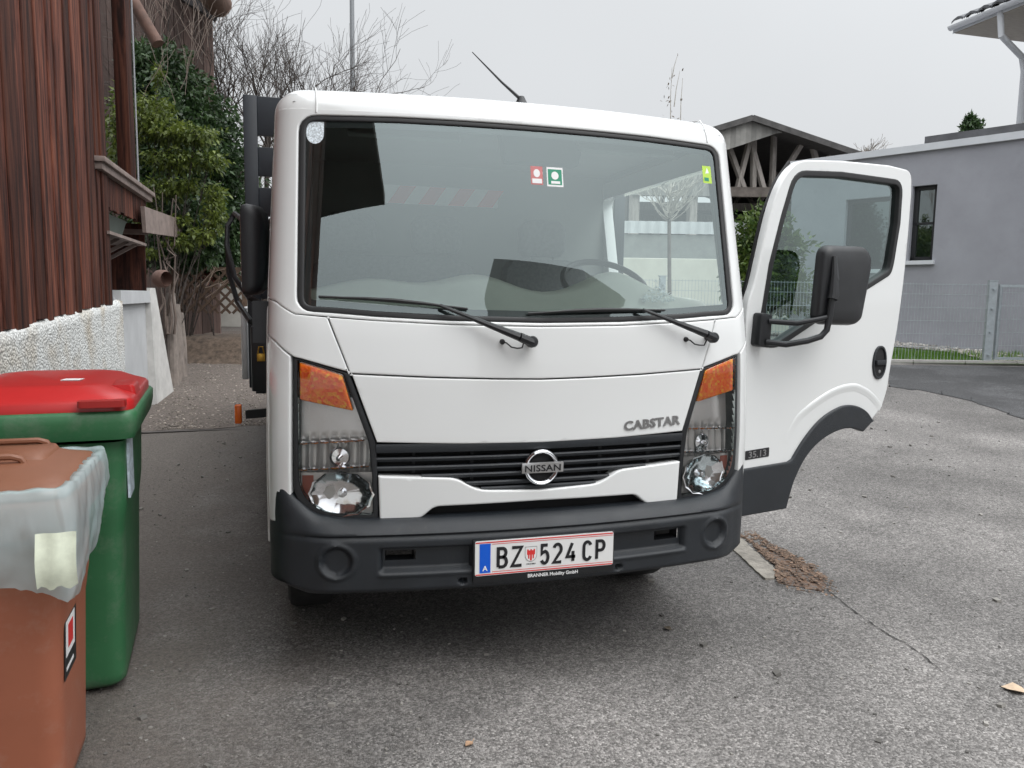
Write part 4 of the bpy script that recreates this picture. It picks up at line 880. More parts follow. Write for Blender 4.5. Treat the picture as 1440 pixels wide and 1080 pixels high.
# loose chips scattered on the yard
mb = MB()
for i in range(2600):
    if i < 1300: p = W(rg.uniform(-2.6,-.2), rg.uniform(1.4,9))
    else: p = W(rg.uniform(-1.5,4.5), rg.uniform(1.5,9))
    s = rg.uniform(.003,.008) if rg.random() < .96 else rg.uniform(.010,.020)
    mb.box((p.x, p.y, gz(p.x,p.y)+s*.3), (s*1.6, s*1.1, s*.7), Matrix.Rotation(rg.uniform(0,3), 3, 'Z') @ Matrix.Rotation(rg.uniform(-.5,.5), 3, 'X'), rg.random())
tag(mb.build('loose_chippings', mat('stone_chips', (.20,.19,.175), .85, var=.2, tint=.6), ang=0, merge=False), kind='stuff')
def leaf(px, py, s, rot, label, m):
    c = zat(px, py, z=.006); mb = MB(); V = []
    sh_ = [(0,-.5),(.3,-.3),(.45,.05),(.25,.35),(0,.62),(-.22,.3),(-.42,.1),(-.3,-.28)]
    R_ = Matrix.Rotation(rot, 3, 'Z')
    V = [c+R_ @ Vector((a*s, b*s, .12*s*(a*a*6+.3*b))) for a, b in sh_]; V.append(c+Vector((0,0,.0)))
    mb.add(V, [(i, (i+1)%8, 8) for i in range(8)]); mb.add([p+Vector((0,0,.0015)) for p in V], [(i, 8, (i+1)%8) for i in range(8)])
    mb.tube([c+R_ @ Vector((0,-.5*s,.001)), c+R_ @ Vector((.1*s,-.85*s,.004))], .0012, 4)
    tag(mb.build('fallen_leaf', m, ang=0, merge=False), label, 'leaf')
lm_ = mat('dry_leaf', (.38,.24,.15), .8, var=.2, vs=30)
leaf(1428, 970, .075, .9, 'pale dry leaf lying on the asphalt at the right edge', mat('pale_leaf', (.50,.38,.27), .8, var=.15, vs=30))
leaf(660, 1046, .03, 2.2, 'small brown leaf on the asphalt near the bottom of the view', lm_)
leaf(939, 884, .035, .4, 'small dark leaf on the asphalt in front of the number plate', mat('dark_leaf', (.09,.07,.05), .8))
# slot-like kerb line by the left path
mb = MB(); mb.grid(lambda a, v: (-2.2+a, 4.86+v, gz(-1.7, 4.9)+.006), [0,.4,.8,1.15], [0,.05]); tag(mb.build('drain_strip', mat('drain_steel', (.08,.07,.065), .7), ang=0), kind='structure')
# ================================================================ TRUCK
TR = thing('light_truck', 'white light flatbed truck with the driver door swung open and dark grey bumper', 'truck', (0, .9, 0))
# --- cab skin
WS = rpoly(full([(0,1.318,0),(.32,1.323,0),(.59,1.335,0),(.72,1.345,.02),(.850,1.352,.05),(.857,2.036,.06),(.5,2.041,0),(0,2.042,0)][:7]), .03)
PW = .012
mb = MB()
# pillars and header (one frame round the windscreen)
fr_out = [(0,1.306),(.32,1.311),(.59,1.323),(.72,1.332),(.853,1.342),(.92,1.385),(1.03,1.40),(1.035,2.062),(.5,2.062),(0,2.062)]
fo_ = fr_out[:9] + mir(fr_out[:9])[::-1][:-1]
patch(mb, fo_, [WS], st=.016, thick=.05, e=.004)
mb.build('windscreen_frame', M['white'], TR, ang=50)
# roof: rings pulled in and up from the top of the frame
SE = 2.30
def outline(t, st=.03):
    ss = []; s = -SE
    while s < SE+1e-6: ss.append(s); s += st
    return [S(a, t) for a in ss]
def ring_norm(R):
    out = []; n = len(R)
    for i in range(n):
        d = R[(i+1)%n]-R[i-1]; v = Vector((-d.y, d.x, 0)); out.append(v.normalized())
    return out
base = outline(2.056); yb = base[0].y
nb = [Vector((-.93*math.cos(0), yb, 0))]
back = [Vector((x, yb+.0, 2.056)) for x in [-.8+.1*i for i in range(17)]]
ring0 = base + back[::-1]
nr = ring_norm(ring0)
rings = []
for k in range(9):
    ph = math.radians(10*k); r = .095
    rings.append([p + n*(r*(1-math.cos(ph))*1.25) + Vector((0, .02*math.sin(ph), r*math.sin(ph))) for p, n in zip(ring0, nr)])
top = rings[-1]; cx, cy = 0, .95
for k in range(1, 8):
    q = k/8
    rings.append([Vector((p.x*(1-q), p.y*(1-q)+cy*q, p.z + .025*(1-(1-q)**2))) for p in top])
mb = MB(); mb.loft(rings, cap1=True)
mb.build('roof', M['white'], TR, ang=180)
# moulded seam at both roof corners
for sg in (-1, 1):
    mb = MB()
    mb.tube([S(sg*.80, 2.046, .001), S(sg*.80, 2.075, .0), S(sg*.80, 2.075, .0)+Vector((0,.02,.035)), S(sg*.80, 2.075, 0)+Vector((0,.06,.07)), S(sg*.80, 2.075, 0)+Vector((0,.16,.084)), S(sg*.80, 2.075, 0)+Vector((0,.9,.088))], .0032, 6)
    mb.build('roof_moulding', M['white'], TR)
# bonnet panels, corner panels, strips
G = .0022
def panel(name, P, m='white', r=.008, st=.03, thick=.03, parent=TR, holes=(), ang=50, e=.003, label=None, off=0.):
    mb = MB(); patch(mb, inset(resample(rpoly(P, r), .05), G), holes, st=st, thick=thick, e=e, off=off)
    o = mb.build(name, M[m], parent, ang=ang)
    if label: o['label'] = label
    return o
panel('upper_bonnet_panel', full([(0,1.117,0),(.17,1.120,0),(.40,1.127,0),(.676,1.140,.003),(.75,1.333,.003),(.59,1.323,0),(.32,1.311,0),(0,1.306,0)])[1:-1] if False else full([(0.001,1.117,0),(.17,1.120,0),(.40,1.127,0),(.676,1.140,.003),(.75,1.333,.003),(.59,1.323,0),(.32,1.311,0),(0.001,1.306,0)]))
panel('lower_bonnet_panel', full([(0.001,.885,0),(.3,.889,0),(.586,.899,.003),(.672,1.139,.003),(.40,1.126,0),(.17,1.119,0),(0.001,1.116,0)]))
surround = panel('grille_surround', full([(0.001,.667,0),(.385,.663,.02),(.440,.616,.03),(.577,.617,.004),(.582,.783,.004),(.312,.769,.03),(.232,.721,.04),(0.001,.711,0)]), thick=.05, e=.005)
for sg in (-1, 1):
    f = (lambda P: P) if sg > 0 else mir
    panel('corner_panel', f([(.676,1.143,.003),(.755,1.165,0),(.855,1.194,.003),(.92,1.249,.02),(1.03,1.285,.003),(1.03,1.40,.003),(.92,1.385,.02),(.853,1.342,0),(.75,1.333,.003)]))
    panel('corner_strip', f([(.862,.62,.003),(1.03,.60,.003),(1.03,1.285,.003),(.92,1.248,.02),(.862,1.199,.003)]))
# dark filler behind the gaps
mb = MB(); mb.grid(lambda s, t: S(s, t, -.075), [-1.0+.05*i for i in range(41)], [.62+.04*i for i in range(19)]); mb.build('inner_panel', M['dark'], TR)
# --- windscreen: border, glass
mb = MB(); patch(mb, inset(resample(WS, .03), .001), [inset(resample(WS, .03), .020)], st=.03, thick=.012, e=.004, off=-.004); mb.build('windscreen_seal', M['rubber'], TR, ang=60)
GI = inset(resample(WS, .03), .016)
mb = MB()
def wbot(s): return interp(abs(s), [(0,1.318),(.32,1.323),(.59,1.335),(.72,1.345),(.86,1.353)])+.012
mb.grid(lambda a, v: S(a*.842, wbot(a*.842)+(2.031-wbot(a*.842))*v, -.010), [-1+i/40 for i in range(81)], [i/30 for i in range(31)]); ws = mb.build('windscreen', M['glass'], TR, ang=180)
WB = inset(resample(WS, .03), .042)
mb = MB(); mb.loft([[S(*p, -.013) for p in GI], [S(*p, -.013) for p in WB]]); mb.build('black_border', M['black'], ws)
def sticker(s, t, w_, h_, layers, name='sticker'):
    o = None
    for i, (poly, m) in enumerate(layers):
        mb = MB(); mb.prism([(s+a*w_/2, t+b*h_/2) for a, b in poly], lambda a, b, d: S(a, b, -.0098+.0004*(i+1)+d), -.0002, 0)
        x = mb.build(name if i == 0 else 'sticker_print', M[m], o or ws, ang=0); o = o or x
SQ = [(-1,-1),(1,-1),(1,1),(-1,1)]
def disc(cx, cy, r, ry=None, n=14): return [(cx+r*math.cos(2*math.pi*k/n), cy+(ry or r)*math.sin(2*math.pi*k/n)) for k in range(n)]
shield = [(-1,1),(-1,-.1)]+[(-math.cos(math.radians(a)), -.1-.9*math.sin(math.radians(a))) for a in range(15, 180, 15)]+[(1,-.1),(1,1)]
sticker(-.805, 1.975, .062, .078, [(shield, 'stickerwhite')])
sticker(.012, 1.857, .048, .068, [(SQ, 'fadedred'), (disc(0,.25,.55,.45), 'whiteink'), ([(-.8,-.85),(.8,-.85),(.8,-.35),(-.8,-.35)], 'whiteink')])
sticker(.085, 1.855, .066, .072, [(SQ, 'whiteink'), ([(-.85,-.8),(.85,-.8),(.85,.8),(-.85,.8)], 'greenink'), (disc(0,.15,.45,.42), 'whiteink'), ([(-.5,-.7),(.6,-.7),(.6,-.42),(-.5,-.42)], 'whiteink')])
sticker(.79, 1.915, .045, .070, [(SQ, 'limeink'), ([(-.4,.1),(.5,.2),(.1,.8)], 'whiteink'), ([(-.7,-.75),(.3,-.75),(.3,-.35),(-.7,-.35)], 'greenink')])
# --- wipers
def wiper(px, pz, jx, jz, x0, z0, x1, z1):
    o = None; mb = MB()
    P = [S(px, pz, .045), S(px*.85+jx*.15, pz*.85+jz*.15, .055), S(px*.3+jx*.7, pz*.3+jz*.7, .035), S(jx, jz, .028)]
    mb.tube([P[0], P[1]], [.017, .016], 8); mb.tube([P[1], P[2], P[3]], [.015, .008, .006], 8)
    mb.lathe([(0,.03),(.017,.028),(.021,.02),(.021,0)], S(px, pz, .03), (0,-1,.1), 16)
    mb.tube([S(px, pz, -.01), S(px, pz, .04)], .012, 10)
    a = mb.build('wiper', M['black'], TR)
    mb = MB(); Q = []
    for k in range(13):
        q = k/12; Q.append(S(x0+(x1-x0)*q, z0+(z1-z0)*q+.006*math.sin(math.pi*q), .004))
    mb.tube(Q, .0045, 6)
    B = [S(x0+(x1-x0)*q, z0+(z1-z0)*q+.008*math.sin(math.pi*q), .014) for q in (.12,.3,.5,.7,.88)]
    mb.tube(B, [.003,.006,.008,.006,.003], 6)
    mb.build('wiper_blade', M['rubber'], a)
wiper(-.05,1.2523,-.37,1.378,-.78,1.402,-.27,1.366)
wiper(.70,1.2636,.40,1.370,-.05,1.352,.51,1.368)
for (a, b, c, d) in ((-.148,1.2515,-.078,1.262),(.60,1.2570,.672,1.265)):
    mb = MB(); mb.lathe([(.0001,.012),(.008,.010),(.010,.004),(.010,-.002)], S(a, b), (0,-1,0), 12)
    mb.tube([S(a, b, .006), S(a+.012, b-.003, .012), S(a+.03, b-.018, .016), S(a+.05, b-.022, .018), S(c-.004, d-.03, .025), S(c, d-.01, .035)], .0028, 6)
    mb.build('washer_hose', M['rubber'], TR)
# --- grille
grille = MB()
def ribbon(mb, fn, s0, s1, sec, n=24, col=None):
    rings = []
    for k in range(n+1):
        s = s0+(s1-s0)*k/n; rings.append([fn(s, t, o) for t, o in sec])
    mb.loft(rings, cap0=True, cap1=True, col=col)
mb = MB()
ribbon(mb, S, -.588, .588, [(.858,-.022),(.893,-.012),(.893,-.004),(.884,-.001),(.862,-.006)])
gr = mb.build('grille', M['plastic'], TR)
gr['label'] = 'dark grey slatted grille'
for t0, sx in ((.838,.586),(.806,.584),(.775,.43),(.744,.275),(.722,.22)):
    mb = MB(); sx2 = sx
    ribbon(mb, S, -sx, sx, [(t0-.008,-.040),(t0+.006,-.034),(t0+.006,-.012),(t0+.001,-.008),(t0-.009,-.012)])
    mb.build('slat', M['plastic'], gr)
mb = MB(); mb.grid(lambda s, t: S(s, t, -.06), [-.6+.05*i for i in range(25)], [.60,.66,.75,.82,.90]); mb.build('radiator_screen', M['dark'], gr)
for sx in (-.46,-.25,.25,.46):
    mb = MB(); mb.bar(S(sx, .73 if abs(sx) < .3 else .78, -.045), S(sx, .88, -.045), .012, .012); mb.build('slat_support', M['black'], gr)
# ring emblem
fe = lambda a, b, d: S(a, .796+b, .004+d)
mb = MB(); ri = []
for k in range(49):
    a = 2*math.pi*k/48; ri.append([fe(math.cos(a)*r, math.sin(a)*r, d) for r, d in ((.067,0),(.0655,.006),(.060,.011),(.050,.006),(.0485,-.004),(.066,-.006))])
mb.loft(ri); em = mb.build('emblem', M['chrome'], TR, ang=60)
mb = MB(); mb.prism([(-.078,-.018),(.078,-.018),(.078,.020),(-.078,.020)], fe, .004, .017); eb = mb.build('emblem_bar', mat('brushed_bar', (.5,.5,.5), .3, metal=.8), em, bevel=.002)
mb = MB(); text(mb, 'NISSAN', .034, lambda a, b, d: fe(a, b-.0115, .0172+d), .0015, .012, 1.18, space=1.03); mb.build('lettering', M['blackink'], eb, ang=0)
mb = MB(); mb.lathe([(.0001,0),(.050,0)], S(0,.796,-.004), (0,-1,0), 24); mb.build('emblem_backing', M['dark'], em)
# model lettering on the bonnet
mb = MB(); text(mb, 'CABSTAR', .047, lambda a, b, d: S(.447+a, .9245+b+.055*a, .0005+d), .004, .03, 1.17, space=1.05)
mb.build('lettering', M['badge'], TR, ang=0)
# --- headlights
for sg in (-1, 1):
    f = (lambda P: P) if sg > 0 else mir
    fs = lambda s, t, o=0.: S(sg*s, t, o)
    OUT = [(.580,.618,.01),(.79,.634,.04),(.856,.70,.04),(.857,1.194,.006),(.755,1.163,0),(.678,1.140,.01),(.588,.898,.01),(.583,.785,0)]
    LEN = [(.598,.640,.012),(.770,.650,.05),(.842,.725,.05),(.847,1.184,.006),(.755,1.156,0),(.697,1.138,.01),(.612,.90,.02),(.600,.785,.0)]
    mb = MB(); patch(mb, f(resample(rpoly(OUT), .03)), [f(resample(rpoly(LEN), .03))], st=.03, thick=.06, e=.003, off=-.006)
    hl = mb.build('headlight', M['black'], TR, ang=50)
    mb = MB(); patch(mb, f(resample(rpoly(LEN), .03)), [], st=.03, thick=.02, e=.004, off=-.001); mb.build('lens', M['clearlens'], hl, ang=60)
    # amber indicator
    AM = [(.666,1.010,.005),(.842,1.048,.005),(.843,1.178,.005),(.755,1.151,0),(.702,1.134,.008)]
    m = M.get('amber')
    if not m:
        m, t, n, l, b = nodes('amber_indicator'); M['amber'] = m
        tcx = n.new('ShaderNodeTexCoord'); br = n.new('ShaderNodeTexVoronoi'); br.distance = 'CHEBYCHEV'; br.inputs['Scale'].default_value = 95
        l.new(tcx.outputs['Object'], br.inputs['Vector'])
        sp_ = n.new('ShaderNodeSeparateColor'); l.new(br.outputs['Color'], sp_.inputs[0])
        r = n.new('ShaderNodeValToRGB'); r.color_ramp.interpolation = 'LINEAR'
        r.color_ramp.elements[0].color = (.95,.11,.001,1); r.color_ramp.elements[1].position = .96; r.color_ramp.elements[1].color = (1,.50,.02,1)  # bright facet highlights and darker cells are painted into the amber colour
        e_ = r.color_ramp.elements.new(.3); e_.color = (1,.17,.001,1)
        e_ = r.color_ramp.elements.new(.78); e_.color = (1,.26,.005,1)
        l.new(sp_.outputs[0], r.inputs[0]); l.new(r.outputs[0], b.inputs['Base Color']); b.inputs['Roughness'].default_value = .28
        b.inputs['Coat Weight'].default_value = .6
        bp = n.new('ShaderNodeBump'); bp.inputs['Strength'].default_value = .3; bp.inputs['Distance'].default_value = .01
        l.new(br.outputs['Distance'], bp.inputs['Height']); l.new(bp.outputs[0], b.inputs['Normal'])
    mb = MB(); patch(mb, f(resample(rpoly(AM), .02)), [], st=.02, thick=.03, e=.003, off=-.012); mb.build('indicator', M['amber'], hl, ang=60)
    # smoked upper chamber with vertical flutes
    mb = MB()
    us = [.60+.2475*i/90 for i in range(91)]
    mb.grid(lambda s, t: fs(s, t, -.045-.009*abs(math.sin(s*math.pi/.034))*sst((.935-t)/.06)-.015*max(0, (t-.8)/.25)), us, [.78,.80,.82,.84,.86,.88,.90,.91,.92,.93,.94,.96,1.0,1.05])
    mb.build('upper_reflector', M['smoke'], hl, ang=40)
    mb = MB()                                           # scalloped chrome shelves
    for tt, dd in ((.893,-.02),(.800,-.012)):
        sec_ = ((0,-.045),(.002,-.022),(.006,-.016),(.010,-.020),(.012,-.045)); us2 = [x_ for x_ in us if x_ > (.625 if tt > .85 else .61)]
        mb.loft([[fs(s, tt+z_-.25*(.004*math.sin(s*math.pi/.017))-.05*(s-.72), o_+.004*abs(math.sin(s*math.pi/.034))) for z_, o_ in sec_] for s in us2], closed=False)
    mb.build('chrome_shelf', M['reflector'], hl, ang=40)
    mb = MB(); c0 = fs(.705, .716, -.008)
    prof = [(.084,-.001),(.079,-.003),(.076,-.006),(.058,-.014),(.040,-.019),(.0001,-.021)]
    nrm = (fs(.715,.718,.1)-c0).normalized(); V = []
    ex = nrm.cross(Vector((0,0,1))).normalized(); ez = ex.cross(nrm)
    for r, h in prof:
        for k in range(36):
            a = 2*math.pi*k/36; rr_ = r*(1+.05*(k % 3 == 0))
            V.append(c0+nrm*h+ex*rr_*math.cos(a)*1.32+ez*rr_*math.sin(a)*.94)
    mb.add(V, [(i*36+k, i*36+(k+1)%36, (i+1)*36+(k+1)%36, (i+1)*36+k) for i in range(5) for k in range(36)])
    mb.build('bowl_reflector', M['reflector'], hl, ang=20)
    mb = MB(); mb.grid(lambda s, t: fs(s, t, -.030-.03*max(0, t-.74)), [.598,.65,.72,.79,.85], [.63,.7,.79]); mb.build('lamp_housing', M['smoke'], hl)
    mb = MB(); mb.lathe([(.0001,.002),(.012,.0),(.015,-.008),(.015,-.02)], c0+nrm*-.004, nrm, 16); mb.build('bulb', M['chrome'], hl)
    mb = MB(); mb.lathe([(.0001,.0),(.009,-.004),(.011,-.035)], fs(.715,.842,-.012), nrm, 12); mb.lathe([(.0001,-.03),(.030,-.034),(.036,-.028)], fs(.715,.842,-.012), nrm, 18)
    mb.build('marker_bulb', M['reflector'], hl)
    mb = MB(); mb.grid(lambda s, t: fs(s, t, -.03), [.800,.82,.838], [.68,.72,.78])
    mb.build('side_reflector', mat('faint_red_reflector', (.35,.09,.06), .2), hl)
# --- bumper
def topz(a):
    K = [(0,.632),(.58,.630),(.70,.634),(.79,.650),(.84,.690),(.885,.748),(.93,.752),(1.0,.735),(1.4,.70)]
    return sm(a, K, .02)
BR = [('a',0,-.03),('a',.02,0),('a',.08,.018),('a',.4,.04),('a',.8,.058),('a',.95,.062),('z',.584,.060),('z',.578,.054),('z',.572,.060),('z',.565,.064)]
BR += [('z',.565-.006*i,.065) for i in range(1, 30)] + [('z',.386,.062),('z',.378,.054),('z',.368,.03),('z',.355,-.02),('z',.345,-.06)]
def bump_off(s, t, o):
    a = abs(s); side = sst((a-.72)/.24); o = o*(1-side) + min(o, -.004)*side
    if .40 < t < .56:
        def slot(x0, x1, z0, z1, k=.012): return sst((a-x0)/k)*sst((x1-a)/k)*sst((t-z0)/k)*sst((z1-t)/k)
        o -= .028*slot(.255,.575,.448,.540)
        o += .006*sst((a-.25)/.02)*sst((.585-a)/.02)*max(0, 1-abs(t-.441)/.010)
        r = math.hypot(a-.715, t-.493)
        o -= .016*sst((.052-r)/.010); o += .007*max(0, 1-abs(r-.060)/.010)
        o -= .006*sst((.034-r)/.01)*0
    r = math.hypot(a-.29, t-.408); o -= .03*sst((.014-r)/.006)
    return o
bs = []
s = -1.30
while s < 1.301: bs.append(s); s += .008 if abs(s) < .82 else .016
def bfn(s, v):
    k, q, o = BR[v]; tz = topz(abs(s)); t = tz+(.585-tz)*q if k == 'a' else q
    t2 = t if t > .4 else t + .05*sst((abs(s)-.80)/.15)*(1 if t < .39 else .5)
    return S(s, t2, bump_off(s, t, o))
mb = MB()
ids = list(range(len(BR)))
V = [bfn(a, b) for b in ids for a in bs]; nb_ = len(bs); Fc = []
for j in range(len(ids)-1):
    for i in range(nb_-1):
        a = abs((bs[i]+bs[i+1])/2); k, q, o = BR[j]
        if k == 'z' and .455 < a < .555 and .487 < q <= .526: continue
        Fc.append((j*nb_+i, j*nb_+i+1, (j+1)*nb_+i+1, (j+1)*nb_+i))
mb.add(V, Fc)
bp_ = mb.build('bumper', M['plastic'], TR, ang=60)
for x0, x1 in ((-.553,-.457),(.457,.553)):
    mb = MB(); fr = [S(x0,.486,.036), S(x1,.486,.036), S(x1,.528,.036), S(x0,.528,.036)]
    mb.loft([fr, [p+Vector((0,.06,0)) for p in fr]]); mb.build('slot_frame', M['black'], bp_, ang=0)
# --- number plate
pc = Vector((0,-.031,.492))
fp = lambda a, b, d: pc + Vector((a, -d, b))
mb = MB(); mb.prism([(-.268,-.089),(.268,-.089),(.268,.067),(-.268,.067)], fp, -.014, .0); pl = mb.build('number_plate_frame', M['black'], TR, bevel=.003)
mb = MB(); mb.prism(rpoly([(-.262,-.062),(.262,-.062),(.262,.064),(-.262,.064)], .008), fp, .0005, .004); npl = mb.build('number_plate', M['platewhite'], pl)
def lay(poly, d, m, name='plate_print'):
    mb = MB(); mb.prism(poly, fp, d-.0004, d); return mb.build(name, M[m], npl, ang=0)
lay([(-.246,-.052),(-.206,-.052),(-.206,.054),(-.246,.054)], .0048, 'blue', 'blue_band')
for z in (.0585, -.0575): lay([(-.26,z-.0022),(.26,z-.0022),(.26,z+.0018),(-.26,z+.0018)], .0048, 'redink', 'red_line')
for z in (.0512, -.0495): lay([(-.20,z-.0009),(.26,z-.0009),(.26,z+.0009),(-.20,z+.0009)], .0048, 'redink', 'red_line')
def glyph(mb, paths, x0, z0, w_, h_, th):
    for P, closed in paths:
        pts = [Vector((x0+a*w_, z0+b*h_)) for a, b in P]; n = len(pts); L = []; Rr = []
        for i in range(n):
            a = pts[i-1] if (i or closed) else None; c = pts[(i+1)%n] if (i < n-1 or closed) else None
            d1 = (pts[i]-a).normalized() if a is not None else (c-pts[i]).normalized(); d2 = (c-pts[i]).normalized() if c is not None else d1
            m = Vector((-d1.y, d1.x))+Vector((-d2.y, d2.x)); m.normalize(); k = min(1.6, 1/max(.3, m.dot(Vector((-d1.y, d1.x)))))
            L.append(pts[i]+m*th/2*k); Rr.append(pts[i]-m*th/2*k)
        ringlist = [[fp(L[i].x, L[i].y, .0046), fp(L[i].x, L[i].y, .0060), fp(Rr[i].x, Rr[i].y, .0060), fp(Rr[i].x, Rr[i].y, .0046)] for i in range(n)]
        if closed: ringlist.append(ringlist[0])
        mb.loft(ringlist, cap0=not closed, cap1=not closed)
def arc(cx, cy, rx, ry, a0, a1, n=10): return [(cx+rx*math.cos(math.radians(a0+(a1-a0)*k/n)), cy+ry*math.sin(math.radians(a0+(a1-a0)*k/n))) for k in range(n+1)]
GL = {'B': [([(0,0),(0,1),(.5,1)]+arc(.55,.77,.37,.23,90,-80,8)+[(.5,.53),(.06,.53)], False), ([(.5,.53)]+arc(.55,.265,.45,.265,80,-90,8)+[(.5,0),(.06,0)], False)],
 'Z': [([(0,1),(1,1),(0,0),(1,0)], False)],
 '5': [([(.92,1),(.12,1),(.05,.52)]+[(.2,.6)]+arc(.5,.33,.5,.33,80,-150,12), False)],
 '2': [(arc(.5,.72,.47,.28,160,-30,10)+[(.02,0),(1,0)], False)],
 '4': [([(.62,1),(.0,.25),(1,.25)], False), ([(.72,.55),(.72,0)], False)],
 'C': [(arc(.5,.72,.5,.28,20,180,10)+arc(.5,.28,.5,.28,180,340,10), False)],
 'P': [([(0,0),(0,1),(.5,1)]+arc(.55,.74,.43,.26,90,-90,10)+[(.06,.48)], False)]}
for ch, xa, xb in (('B',-.183,-.1445),('Z',-.132,-.0885),('5',-.023,.011),('2',.024,.062),('4',.0755,.116),('C',.141,.176),('P',.192,.229)):
    mb = MB(); glyph(mb, GL[ch], xa+.005, -.034, xb-xa-.008, .067, .0115); mb.build('plate_character', M['blackink'], npl, ang=0)
mb = MB(); text(mb, 'A', .026, lambda a, b, d: fp(-.226+a, -.044+b, .005+d), .0006, .02); mb.build('country_letter', M['whiteink'], npl, ang=0)
cxp = -.0565
sh = lambda k, yy=0: [(cxp+a*.021*k, .004+yy+b*.026*k) for a, b in shield]
lay(sh(1.08), .0048, 'badge', 'crest_outline'); lay(sh(1.0), .0052, 'platewhite', 'crest_field')
lay([(cxp-.015,.022),(cxp-.009,.022),(cxp-.009,.018),(cxp-.003,.018),(cxp-.003,.022),(cxp+.003,.022),(cxp+.003,.018),(cxp+.009,.018),(cxp+.009,.022),(cxp+.015,.022),(cxp+.015,.002),(cxp+.011,.002),(cxp+.011,-.012),(cxp+.006,-.012),(cxp+.006,.002),(cxp+.0035,.002),(cxp+.0035,-.019),(cxp-.0035,-.019),(cxp-.0035,.002),(cxp-.006,.002),(cxp-.006,-.012),(cxp-.011,-.012),(cxp-.011,.002),(cxp-.015,.002)], .0056, 'redink', 'crest_banner')
mb = MB(); text(mb, 'VORARLBERG', .0062, lambda a, b, d: fp(cxp+a, -.034+b, .005+d), .0005, .01, .95); mb.build('crest_lettering', M['blackink'], npl, ang=0)
mb = MB(); text(mb, 'BRANNER Mobility GmbH', .0175, lambda a, b, d: fp(.03+a, -.0835+b, .0004+d), .0006, .02, 1.0); mb.build('dealer_lettering', M['whiteink'], pl, ang=0)
# --- antenna
mb = MB(); mb.lathe([(.0001,.04),(.012,.036),(.02,.018),(.03,.002),(.033,-.008)], (.025,.45,2.165), (0,.1,1), 16)
ant = mb.build('antenna', M['black'], TR)
mb = MB(); mb.tube([(.022,.45,2.19),(-.055,.46,2.252),(-.172,.47,2.357)], [.007,.0045,.0018], 6); mb.build('antenna_rod', M['black'], ant)
# --- cab sides, back wall, floor, interior
def side_frame(sg):
    mb = MB()
    O = [(1.03,1.97,0),(2.18,1.97,.06),(2.18,.95,.03),(2.30,.95,.003),(2.30,2.058,.003),(1.03,2.058,.003)]
    P = rpoly(O, .01)
    patch(mb, P if sg > 0 else mir(P), st=.05, thick=.06, e=.004, back=True)
    mb.build('door_surround', M['white'], TR, ang=50)
side_frame(1); side_frame(-1)
def y_of(s): return .088+.15+(s-SF-CL)+.1
mb = MB()
yw = 1.60
mb.bb((-.93,yw,.70),(.93,yw+.04,2.13))
mb.build('cab_back_wall', M['lining'], TR, bevel=.01)
mb = MB(); mb.grid(lambda x, y: (x, y, 2.085+.02*(1-(x/.85)**2)), [-.85+.1*i for i in range(18)], [.33,.6,1,1.4,1.62]); mb.build('headliner', M['lining'], TR)
mb = MB(); mb.bb((-.9,.2,.72),(.9,1.62,.80)); mb.bb((-.85,.25,.55),(.85,.9,.72)); mb.build('cab_floor', M['dashdark'], TR)
mb = MB()                                               # dashboard: lofted profile along its width
rings = []
for k in range(35):
    x = -.86+1.72*k/34; h = .02+.085*math.exp(-((x+.14)/.20)**2)+.11*math.exp(-((x-.47)/.20)**2)
    h2 = .06*math.exp(-((x+.56)/.20)**2)
    yy = .09*(x/.85)**2
    rings.append([(x, y+yy*(1 if y < .3 else .4), z) for y, z in ((.13,1.315),(.25,1.345+h2*.5),(.40,1.385+h*.8+h2),(.52,1.395+h+h2),(.62,1.33+h),(.66,1.25),(.60,1.02),(.55,.80))])
mb.loft(rings, closed=False, cap0=False)
dash = mb.build('dashboard', M['dash'], TR, ang=60)
mb = MB(); c = Vector((.55,.80,1.475)); ax = Vector((0,-.55,.83)).normalized(); e1 = Vector((1,0,0)); e2 = ax.cross(e1)
mb.tube([c+(e1*math.cos(2*math.pi*k/32)+e2*math.sin(2*math.pi*k/32))*.20 for k in range(33)], .015, 8, cap=False)
mb.lathe([(.0001,.02),(.05,.015),(.065,0),(.05,-.03)], c-ax*.03, ax, 16)
for a in (200, 340, 270): mb.tube([c-ax*.03, c+(e1*math.cos(math.radians(a))+e2*math.sin(math.radians(a)))*.195], .014, 6)
mb.tube([c-ax*.05, c-ax*.35+Vector((0,-.1,-.1))], .04, 8)
mb.build('steering_wheel', M['black'], TR)
